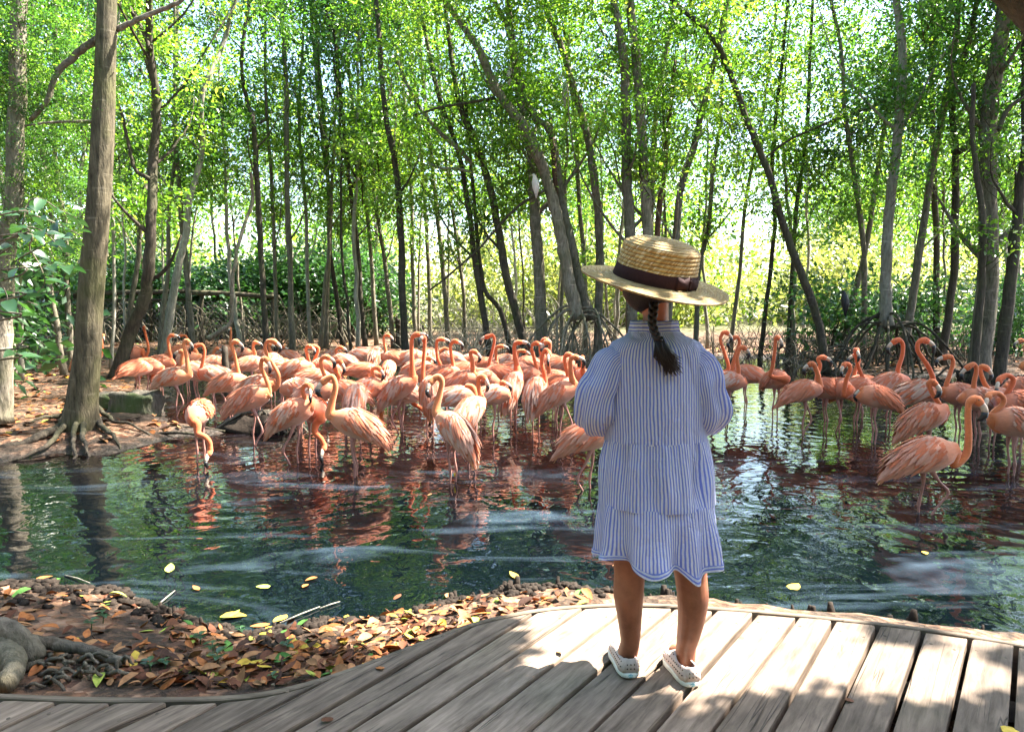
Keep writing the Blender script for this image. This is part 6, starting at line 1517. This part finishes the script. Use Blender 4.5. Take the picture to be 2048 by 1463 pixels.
# ------------------------------------------------ breathing roots and clods along the near shore
def stub_at(x, y, h, rr, n=1):
    out = []
    for k in range(n):
        a = r.uniform(-.35, .35); z = hz(x, y); p0 = V(x, y, min(z, .12)-.05); out.append(loft([p0, p0+V(a*.02, 0, h*.5+.03), p0+V(a*.04, r.uniform(-.01, .01), h+.05)], [rr*1.3, rr*r.uniform(.7, 1.1), rr*.55], [rr*1.1, rr*.9, rr*.5], 7))
    return out
stubs = []
for k in range(420):
    u = r.uniform(240, 2048); v = float(np.interp(u, [p[0] for p in near_px[::-1]], [p[1] for p in near_px[::-1]]))+r.uniform(-9, 12); p = on_z(u, v, .02)
    dens = .5+.5*math.sin(u*.021)+.3*math.sin(u*.057+1)
    if r.random() > dens: continue
    if u > 1500 and r.random() < .75: continue
    big_ = r.random() < .14; stubs += stub_at(p.x, p.y, r.uniform(.012, .032)*(1.7 if big_ else 1), r.uniform(.008, .017)*(1.4 if big_ else 1))
v, f = join(stubs); o = mk('breathing_roots', v, f, M['mud']); tag(o, 'dark stubby breathing roots poking from the mud along the near shore', 'roots', kind='stuff')
clods = []
for k in range(700):
    u = r.uniform(-60, 1250); v = float(np.interp(u, [p[0] for p in near_px[::-1]], [p[1] for p in near_px[::-1]]))+abs(r.gauss(0, 1))*(26 if u < 600 else 12)-4; p = on_z(u, v, .03); z = hz(p.x, p.y); s = r.uniform(.008, .024)
    if z < -.02: continue
    vs, fs = ball((0, 0, 0), s, 7, 5, (1.2, 1, .7)); vs = [q*(1+.9*noise.noise(q*60+V(k, 0, 0)))+V(p.x, p.y, z+.003) for q in vs]; clods.append((vs, fs))
v, f = join(clods); o = mk('mud_clods', v, f, M['mud'], ground); o['kind'] = 'stuff'
# gnarled root at the lower left corner
gr = empty('tree_root', on_z(40, 1290, .2)); tag(gr, 'thick gnarled grey root curling over the leaves at the lower left corner', 'root'); b0 = gr.location
def gp(u, v, z): return on_z(u, v, z)-b0
for pts, r0, r1 in (([gp(-60, 1275, .30), gp(-5, 1262, .31), gp(35, 1275, .29), gp(62, 1305, .24), gp(70, 1335, .2)], .055, .035), ([gp(50, 1280, .27), gp(110, 1287, .24), gp(170, 1298, .22), (gp(230, 1320, .2)), gp(300, 1330, .17)], .028, .014), ([gp(10, 1290, .27), gp(30, 1330, .26), gp(10, 1370, .25)], .045, .03)):
    v, f, _, _ = trunk_mesh(pts, r0, r1, 5, 10, .008); mk('limb', v, f, M['root'], gr)
for k in range(26):
    u = r.uniform(60, 250); v = r.uniform(1310, 1375); a = r.uniform(-1, 1)
    pts = [gp(u, v, .20), gp(u+30*a, v-8+r.uniform(-8, 8), .235), gp(u+60*a, v+r.uniform(-6, 16), .20)]
    vv, ff, _, _ = trunk_mesh(pts, r.uniform(.005, .011), .004, 4, 5, .006); mk('rootlet', vv, ff, M['root'], gr)
# seedlings
sg = 'seedlings on the near bank'
for i, (u, v, s) in enumerate(((205, 1232, 1), (182, 1252, .8), (425, 1305, 1), (400, 1282, .9), (435, 1335, 1.1), (575, 1315, .9), (480, 1245, .7), (300, 1355, .8), (330, 1345, .7), (545, 1385, .6))):
    p = on_z(u, v, .15); z = hz(p.x, p.y); o = empty('seedling', (p.x, p.y, z)); tag(o, 'tiny green seedling among the fallen leaves of the near bank', 'seedling', sg)
    vv, ff = loft([V(0, 0, -.01), V(.004, 0, .03*s), V(0, 0, .055*s)], [.0025, .002, .0015], None, 5); mk('stem', vv, ff, M['leaf_big'], o, col=[(.9, .9, .9)]*len(vv))
    for k in range(5):
        l = obj('leaf', BL[k % 4], o, (0, 0, (.03+.006*k)*s), (r.uniform(-.2, .2), r.uniform(-.5, -.1), k*2.4+r.random()), .28*s)
# ------------------------------------------------ birds in the branches
M['white_bird'] = flat('white_bird', (.62, .56, .52), .8, .2, .12); M['black_bird'] = flat('black_bird', (.015, .014, .016), .5, .4, .1)
def perched(u, v, d, s, m, lab, up=1.1, flip=1):
    c = on_y(u, v, d); o = empty('perched_bird', c); tag(o, lab, 'bird')
    sp = [V(-.02, 0, -.30), V(-.01, 0, -.2), V(0, 0, -.08), V(.01, 0, .04), V(.015, 0, .12), V(.03, 0, .17), V(.045, 0, .195), V(.075, 0, .19)]
    sp = [V(p.x*flip, p.y, p.z)*s for p in sp]; v_, f_ = loft(sp, [q*s for q in (.015, .03, .065, .075, .055, .032, .033, .018)], [q*s for q in (.01, .025, .07, .08, .055, .032, .033, .016)], 12); mk('body', v_, f_, M[m], o)
    v_, f_ = loft([V(.07*flip, 0, .19)*s, V(.12*flip, 0, .175)*s, V(.15*flip, 0, .14)*s], [.010*s, .007*s, .002*s], None, 6); mk('bill', v_, f_, M['bill_black' if m == 'black_bird' else 'bill_pale'], o)
    for sd in (-1, 1):
        v_, f_ = loft([V(0, sd*.02, -.1)*s, V(.01, sd*.02, -.24)*s], .006*s, None, 5); mk('leg', v_, f_, M['bill_black'], o)
    v_, f_ = loft([V(-.03*flip, 0, .06)*s, V(-.035*flip, 0, -.08)*s, V(-.03*flip, 0, -.26)*s], [.04*s, .05*s, .012*s], [.06*s, .07*s, .01*s], 10); mk('wing', v_, f_, M[m], o)
perched(1020, 146, 15.2, .95, 'white_bird', 'pale bird perched high against the sky, left of the leaning trunks')
perched(1071, 368, 14.7, .95, 'white_bird', 'pale bird perched on the thin branch in front of the leaning trunk', flip=-1)
perched(1131, 184, 15.6, 1.0, 'white_bird', 'pale bird perched by the upper curve of the trunk left of the hat')
perched(1690, 602, 14.0, 1.0, 'black_bird', 'black bird perched above the roots in the bright gap', flip=-1)
# dark limb hanging into the top right corner, close by
tl = empty('mangrove_tree', (5.6, -.6, .2)); tag(tl, 'dark red-brown limb of a close tree cutting the top right corner', 'tree', 'mangrove trees round the pond')
b0 = tl.location
pts = [on_y(1860, -190, 2.1)-b0, on_y(1985, -62, 2.1)-b0, on_y(2060, 10, 2.1)-b0, on_y(2180, 100, 2.05)-b0]
pts += [pts[-1].lerp(V(-.1, 0, 2.6), t_) for t_ in (.1, .3, .55, .8, 1)]
v, f, _, _ = trunk_mesh(pts, .05, .06, 8, 16, .0); mk('branch', v, f, M['bark_dark'], tl)
v, f, _, _ = trunk_mesh([V(.1, 0, -.2), V(0, -.1, 1.4), V(0, 0, 2.5), V(.3, 0, 4.6)], .2, .12, 5, 12, .02); mk('trunk', v, f, M['bark_red'], tl)
